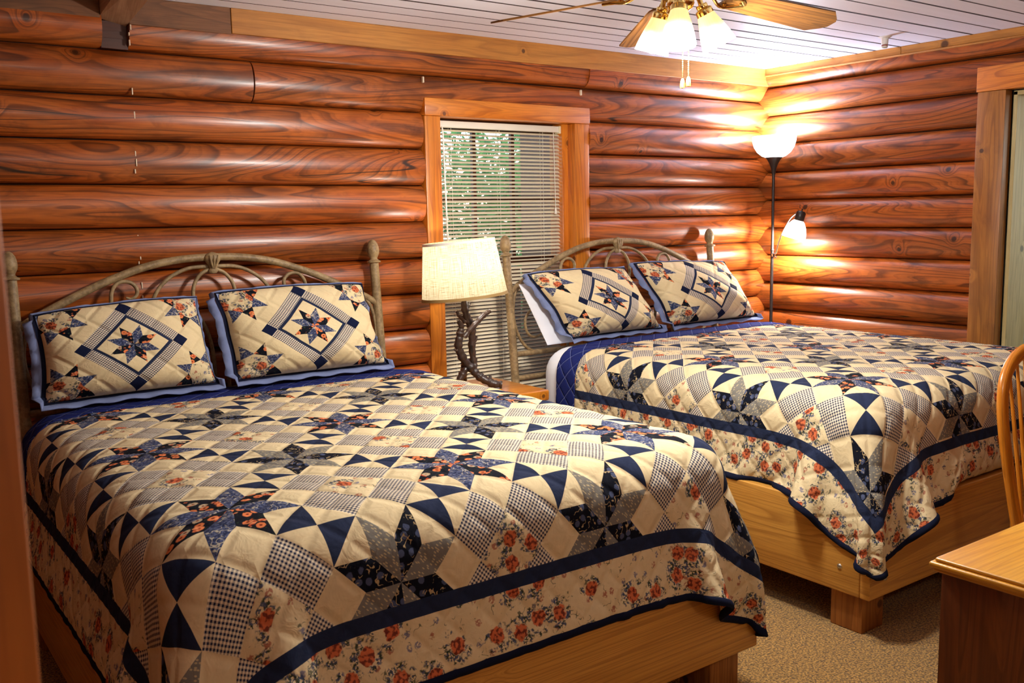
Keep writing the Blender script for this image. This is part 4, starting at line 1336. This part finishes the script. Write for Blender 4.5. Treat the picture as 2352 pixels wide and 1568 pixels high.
# ------------------------------------------------------------------ ceiling fan
CX, CY, FZ = -2.815, -1.960, 2.338
cf = empty('ceiling_fan', (CX, CY, 2.2), 'brass ceiling fan with oak blades and frosted tulip lights', 'ceiling fan')
mb = MB(); mb.lathe([(.0001, CEIL), (.075, CEIL), (.075, CEIL-.02), (.055, CEIL-.035), (.03, CEIL-.04), (.03, 2.45), (.0001, 2.45)], 28, (CX, CY, 0)); part(mb, 'canopy', [W['brass']], cf)
mb = MB(); mb.lathe([(.0001, 2.478), (.04, 2.476), (.09, 2.466), (.115, 2.445), (.118, 2.405), (.108, 2.375), (.085, 2.36), (.06, 2.35), (.0001, 2.348)], 36, (CX, CY, 0)); part(mb, 'motor_housing', [W['brass']], cf)
for k in range(5):
    a = math.radians(60+72*k)
    ca, sa = math.cos(a), math.sin(a)
    rz = Matrix.Rotation(a, 3, 'Z')
    pitch = Matrix.Rotation(math.radians(6.5), 3, 'Y') @ Matrix.Rotation(math.radians(-12), 3, 'X')
    # blade outline (x along the blade)
    hw0, hw1, L0, L1 = .058, .080, .185, .650
    ol = [(L0, -hw0*.8), (L0+.02, -hw0), (L0+.25, -(hw0+hw1)/2-.003), (L1-.055, -hw1), (L1-.012, -.040), (L1, -.022), (L1, .022), (L1-.012, .040), (L1-.055, hw1), (L0+.25, (hw0+hw1)/2+.003), (L0+.02, hw0), (L0, hw0*.8)]
    bm = bmesh.new()
    top = [bm.verts.new((x, y, .003)) for x, y in ol]; bot = [bm.verts.new((x, y, -.003)) for x, y in ol]
    bm.faces.new(top); bm.faces.new(bot[::-1])
    for i in range(len(ol)):
        j = (i+1) % len(ol); bm.faces.new((top[j], top[i], bot[i], bot[j]))
    bmesh.ops.recalc_face_normals(bm, faces=bm.faces)
    rot = rz @ pitch
    mb = MB(); mb.bm(bm, 0, rot=rot, smooth=False)
    mb.v = [(x+CX, y+CY, z+FZ) for x, y, z in mb.v]
    bl_ = part(mb, 'fan_blade', [W['blade']], cf)
    mb = MB()
    def bp(x, y, z):
        q = rz @ (pitch @ Vector((x, y, z)) if x > .17 else Vector((x, y, z))); return (q.x+CX, q.y+CY, q.z+FZ)
    for sg in (-1, 1):
        mb.tube(catmull([Vector(bp(.085, sg*.010, .022)), Vector(bp(.13, sg*.018, -.002)), Vector(bp(.18, sg*.034, -.012)), Vector(bp(.225, sg*.030, -.008)), Vector(bp(.262, sg*.004, -.007))], 6), .006, 8)
    for q in ((.20, -.03), (.20, .03), (.25, 0)):
        c_ = Vector(bp(q[0], q[1], -.006)); mb.lathe([(.0001, -.005), (.007, -.003), (.008, .002), (.0001, .003)], 10, tuple(c_))
    part(mb, 'blade_bracket', [W['brass']], cf)
mb = MB(); mb.lathe([(.0001, 2.350), (.040, 2.348), (.045, 2.340), (.046, 2.315), (.040, 2.305), (.044, 2.298), (.046, 2.288), (.040, 2.274), (.026, 2.264), (.010, 2.258), (.006, 2.250), (.0001, 2.248)], 30, (CX, CY, 0)); part(mb, 'switch_housing', [W['brass']], cf)
def shade_mat():
    g = G('frosted_tulip_glass')
    u, v = g.uv()
    hot = g.ss(v, .045, .105)
    rib = (u*2*PI*28).sin()*.5+.5
    g.set(g.bsdf.inputs['Emission Color'], g.mix(hot, (1.0, .72, .26), (1.0, .93, .80)))
    g.set(g.bsdf.inputs['Emission Strength'], hot*3.2 + rib*.12 + .75)
    return g.fin((.85, .78, .6), .35)
SHM = shade_mat()
LIGHTS = []
for k, (az, tl_) in enumerate(((-140, 14), (-26, 27), (106, 17))):
    a = math.radians(az)
    dirv = Vector((math.cos(a)*math.sin(math.radians(tl_)), math.sin(a)*math.sin(math.radians(tl_)), -math.cos(math.radians(tl_))))
    base = Vector((CX, CY, 2.306)) + Vector((math.cos(a), math.sin(a), 0))*.042
    elbow = base + Vector((math.cos(a)*.018, math.sin(a)*.018, .003)); tip = elbow + dirv*.028
    q = Vector((0, 0, 1)).rotation_difference(dirv).to_matrix()
    mb = MB(); mb.tube(catmull([base-Vector((math.cos(a), math.sin(a), 0))*.01, elbow, tip], 6), .009, 10)
    mb.lathe([(.0001, -.004), (.018, -.003), (.020, .002), (.019, .010), (.027, .014), (.029, .018), (.029, .034), (.026, .036)], 22, tuple(tip), q)
    holder = part(mb, 'shade_holder', [W['brass']], cf)
    s0 = tip + dirv*.024
    mb = MB()
    mb.lathe([(.024, .0), (.028, .008), (.034, .028), (.043, .055), (.051, .085), (.056, .108), (.0585, .122), (.0565, .122), (.054, .108), (.049, .085), (.041, .055), (.032, .028), (.0001, .006)], 48, tuple(s0), q, flute=(24, .010))
    part(mb, 'glass_shade', [SHM], cf)
    mb = MB(); c_ = s0 + dirv*.085
    mb.lathe([(.0001, -.045), (.012, -.043), (.014, -.02), (.024, .0), (.027, .018), (.020, .034), (.0001, .040)], 16, tuple(c_), q)
    part(mb, 'light_bulb', [emit('fan_bulb', (1, .86, .64), 14)], cf)
    LIGHTS.append(s0 + dirv*.150)
for dx, zz in ((-.008, 2.012), (.009, 2.018)):
    mb = MB()
    x_, y_ = CX+.012+dx, CY-.012-dx*.6
    z = 2.25
    mb.tube([(x_, y_, 2.26), (x_, y_, zz+.03)], .0009, 5)
    while z > zz+.03:
        mb.lathe([(.0001, -.0022), (.0020, -.001), (.0020, .001), (.0001, .0022)], 6, (x_, y_, z)); z -= .0068
    ch = part(mb, 'pull_chain', [W['brass']], cf)
    mb = MB(); mb.lathe([(.0001, .034), (.003, .033), (.007, .024), (.0085, .012), (.0075, .002), (.0001, .0)], 14, (x_, y_, zz)); part(mb, 'chain_fob', [W['fob']], ch)

# ------------------------------------------------------------------ sprinkler head on the ceiling
SX, SY = -.435, -1.175
sp = empty('sprinkler_head', (SX, SY, CEIL), 'small white sprinkler head on the plank ceiling near the door', 'sprinkler')
mb = MB(); mb.lathe([(.0001, CEIL+.003), (.034, CEIL+.003), (.034, CEIL-.002), (.032, CEIL-.006), (.019, CEIL-.010), (.018, CEIL-.040), (.015, CEIL-.044), (.0001, CEIL-.044)], 24, (SX, SY, .002)); part(mb, 'escutcheon', [plain('sprinkler_white', (.75, .70, .66), .45)], sp)
mb = MB(); mb.lathe([(.0001, CEIL-.044), (.0165, CEIL-.044), (.0165, CEIL-.049), (.0001, CEIL-.049)], 24, (SX, SY, 0)); part(mb, 'ring', [W['red']], sp)
mb = MB(); mb.lathe([(.0001, CEIL-.049), (.016, CEIL-.049), (.016, CEIL-.056), (.012, CEIL-.060), (.0001, CEIL-.061)], 24, (SX, SY, 0)); part(mb, 'cap', [plain('sprinkler_cap', (.62, .58, .48), .4)], sp)

# ------------------------------------------------------------------ desk
DX0, DX1, DY0_, DY1_, DZ = -3.120, -1.55, -3.72, -3.082, .768
dk = empty('writing_desk', ((DX0+DX1)/2, (DY0_+DY1_)/2, 0), 'oak writing desk with moulded top edge at lower right', 'desk')
mb = MB()
mb.box((DX0+.010, DY0_+.010, DZ-.010), (DX1-.010, DY1_-.010, DZ), .006, 3, grain=0, seed=.4)
mb.box((DX0, DY0_, DZ-.024), (DX1, DY1_, DZ-.0095), .006, 4, grain=0, seed=.45)
mb.box((DX0+.008, DY0_+.008, DZ-.034), (DX1-.008, DY1_-.008, DZ-.0235), .004, 3, grain=0, seed=.45)
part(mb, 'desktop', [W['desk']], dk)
for x in (DX0+.022, DX1-.042):
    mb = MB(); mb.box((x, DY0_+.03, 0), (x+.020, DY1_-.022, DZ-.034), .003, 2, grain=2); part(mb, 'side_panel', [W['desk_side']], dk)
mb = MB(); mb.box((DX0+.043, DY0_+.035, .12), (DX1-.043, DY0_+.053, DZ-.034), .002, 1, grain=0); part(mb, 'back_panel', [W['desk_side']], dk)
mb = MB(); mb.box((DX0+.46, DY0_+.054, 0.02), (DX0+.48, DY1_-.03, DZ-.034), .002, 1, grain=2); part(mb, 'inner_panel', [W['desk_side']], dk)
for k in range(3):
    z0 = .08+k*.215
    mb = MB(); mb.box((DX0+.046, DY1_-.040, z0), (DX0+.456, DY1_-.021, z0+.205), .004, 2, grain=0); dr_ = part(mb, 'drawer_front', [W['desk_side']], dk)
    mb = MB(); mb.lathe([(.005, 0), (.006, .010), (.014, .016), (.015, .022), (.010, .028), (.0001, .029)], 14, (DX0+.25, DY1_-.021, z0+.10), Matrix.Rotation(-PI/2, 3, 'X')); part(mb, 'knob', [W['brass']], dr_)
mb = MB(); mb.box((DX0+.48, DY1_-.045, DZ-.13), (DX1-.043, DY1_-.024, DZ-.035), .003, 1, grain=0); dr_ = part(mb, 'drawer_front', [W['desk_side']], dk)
mb = MB(); mb.lathe([(.005, 0), (.006, .010), (.014, .016), (.015, .022), (.010, .028), (.0001, .029)], 14, ((DX0+DX1)/2+.2, DY1_-.024, DZ-.08), Matrix.Rotation(-PI/2, 3, 'X')); part(mb, 'knob', [W['brass']], dr_)

# ------------------------------------------------------------------ bow back chair tucked at the desk
CHX, CHY = -1.655, -2.80
chr_ = empty('bow_back_chair', (CHX, CHY, 0), 'oak bow back chair between the desk and the far bed', 'chair')
def cp(x, y, z): return Vector((CHX+x, CHY+y, z))
by_ = .13
def back(x, z): return cp(x, by_ + (z-.45)*.10, z)
bow = [(-.165, .448), (-.185, .55), (-.208, .68), (-.224, .80), (-.226, .90), (-.205, .985), (-.15, 1.045), (-.075, 1.075), (0, 1.083)]
bow = bow + [(-x, z) for x, z in bow[:-1][::-1]]
pc = catmull([back(x, z) for x, z in bow], 7)
mb = MB(); mb.tube(pc, .0225, 14, squash=(.80, 1.15)); part(mb, 'bow', [W['chair']], chr_)
for k in range(7):
    x0 = -.126+.042*k; x1 = x0*1.32
    zt = 1.083 - .9*abs(x1)**2.2*1.9 if abs(x1) < .17 else 1.03
    zt = min(1.07, 1.083 - (abs(x1)/.226)**3.0*.17)
    mb = MB(); mb.tube([back(x0, .445), back((x0+x1)/2, .75), back(x1, zt)], [.006, .008, .0055], 8); part(mb, 'spindle', [W['chair']], chr_)
mb = MB()
P = []
for j, t in enumerate(np.linspace(0, 1, 9)):
    row = []
    for i in range(40):
        a = 2*PI*i/40
        c_, s_ = math.cos(a), math.sin(a)
        rx = .225*(abs(c_)**.75)*(1 if c_ > 0 else -1); ry = .215*(abs(s_)**.75)*(1 if s_ > 0 else -1)
        row.append((CHX+rx*t, CHY-.02+ry*t, .452 - .012*(1-t**3)))
    P.append(row)
edge = [[(x, y, z-.03) for x, y, z in P[-1]], [(CHX+(x-CHX)*.93, CHY-.02+(y-CHY+.02)*.93, z-.038) for x, y, z in P[-1]], [(CHX, CHY-.02, .415)]*40]
mb.grid(P[1:]+edge, [[(i*.03, j*.03) for i in range(41)] for j in range(len(P[1:]+edge))], closed_u=True, seed=.3)
mb.add(P[1], [list(range(40))], None, 0, True, .3)
part(mb, 'seat', [W['chair']], chr_)
for sx in (-1, 1):
    for sy in (-1, 1):
        t0 = cp(sx*.14, -.02+sy*.13, .425); t1 = cp(sx*.205, -.02+sy*.19, .0)
        n_ = 9; pts = [t0.lerp(t1, k/(n_-1)) for k in range(n_)]
        mb = MB(); mb.tube(pts, [.013, .016, .019, .021, .017, .020, .017, .014, .012], 12); part(mb, 'leg', [W['chair']], chr_)
for sx in (-1, 1):
    mb = MB(); mb.tube([cp(sx*.174, .14, .20), cp(sx*.174, -.02, .20), cp(sx*.174, -.18, .20)], [.008, .013, .008], 10); part(mb, 'stretcher', [W['chair']], chr_)
mb = MB(); mb.tube([cp(-.174, -.02, .20), cp(0, -.02, .20), cp(.174, -.02, .20)], [.008, .013, .008], 10); part(mb, 'stretcher', [W['chair']], chr_)
# ------------------------------------------------------------------ outdoors beyond the blind
def leaf_mat(name, a, b):
    g = G(name)
    n = g.noise(g.obj(), 3.0, 2.0, .6)
    c = g.mix(g.ss(n, .35, .65), a, b)
    tr = g.nt.nodes.new('ShaderNodeBsdfTranslucent'); g.set(tr.inputs['Color'], c)
    mx = g.nt.nodes.new('ShaderNodeMixShader'); mx.inputs[0].default_value = .4
    g.fin(c, .6)
    g.nt.links.new(g.bsdf.outputs[0], mx.inputs[1]); g.nt.links.new(tr.outputs[0], mx.inputs[2])
    g.nt.links.new(mx.outputs[0], g.out.inputs['Surface'])
    return g.mat
LM = leaf_mat('green_leaves', (.05, .22, .06), (.16, .42, .10))
rl = random.Random(4)
def make_tree(x, y, h, rad, n, label):
    root = empty('garden_tree', (x, y, -.5), label, 'tree', 'trees outside the window')
    mb = MB(); mb.tube([(x, y, -.5), (x+.05, y, h*.4), (x-.04, y+.05, h*.75)], [.09, .06, .03], 8); part(mb, 'trunk', [W['bark']], root)
    mb = MB()
    for _ in range(n):
        a = rl.uniform(0, 2*PI); q = rad*rl.random()**.5; zz = rl.gauss(0, .34)
        c = Vector((x+math.cos(a)*q, y+math.sin(a)*q, h*.62+zz*h*.55))
        s_ = rl.uniform(.05, .10)
        e1 = Vector((rl.gauss(0, 1), rl.gauss(0, 1), rl.gauss(0, 1))).normalized(); e2 = e1.orthogonal().normalized()
        mb.add([c-e1*s_, c-e2*s_*.45, c+e1*s_, c+e2*s_*.45], [(0, 1, 2, 3)])
    part(mb, 'foliage', [LM], root)
make_tree(-1.2, 4.6, 2.9, 1.1, 2600, 'leafy tree outside, seen through the left part of the blind')
make_tree(1.1, 4.2, 2.6, .95, 2600, 'leafy tree outside, seen through the middle of the blind')
make_tree(2.9, 6.4, 3.4, 1.5, 2600, 'leafy tree outside, farthest from the window')
mb = MB(); mb.box((-12, .3, -.56), (14, 22, -.5), 0)
o = mb.build('ground', [plain('lawn', (.10, .22, .06), .9, None, .2, .3, 6)]); tag(o, kind='structure')
# outer log corner of the porch that darkens the right part of the view
mb = MB(); mb.box((-.93, .5, -.5), (-.75, 1.5, 2.6), .01, 1, grain=2)
mb.box((-4.0, 1.5, -.5), (-.93, 1.58, 1.22), .01, 1, grain=0)
o = mb.build('wall_porch', [W['sash']]); tag(o, kind='structure')

# ------------------------------------------------------------------ lights
wd = bpy.data.worlds.new('sky'); S.world = wd; wd.use_nodes = True
nt = wd.node_tree; bg = nt.nodes['Background']
sky = nt.nodes.new('ShaderNodeTexSky'); sky.sky_type = 'NISHITA'; sky.sun_disc = False
sky.sun_elevation = math.radians(50); sky.sun_rotation = math.radians(200)
nt.links.new(sky.outputs[0], bg.inputs['Color']); bg.inputs['Strength'].default_value = .45

def point(name, loc, power, col, radius=.03):
    ld = bpy.data.lights.new(name, 'POINT'); ld.energy = power; ld.color = col; ld.shadow_soft_size = radius
    o = bpy.data.objects.new(name, ld); COL.objects.link(o); o.location = loc; return o
for i, p in enumerate(LIGHTS): point('fan_light', p, 35, (1.0, .97, .91), .035)
point('torchiere_light', (FX, FY, 2.10), 48, (.62, .76, 1.0), .05)
lp = Vector((hx_, hy_, hz_)) + hr @ Vector((0, 0, -.10))
point('reading_light', lp + hr @ Vector((0, 0, -.045)), 32, (1.0, .96, .90), .03)
point('entry_light', (-3.7, -4.9, 2.30), 20, (1.0, .90, .74), .10)
point('hall_daylight_fill', (1.3, -2.9, 2.2), 22, (1.0, .97, .86), .10)  # unseen point light added in the hall to boost daylight on the jamb
point('table_light', (LX, LY, NZ+.62), 14, (1.0, .97, .88), .03)
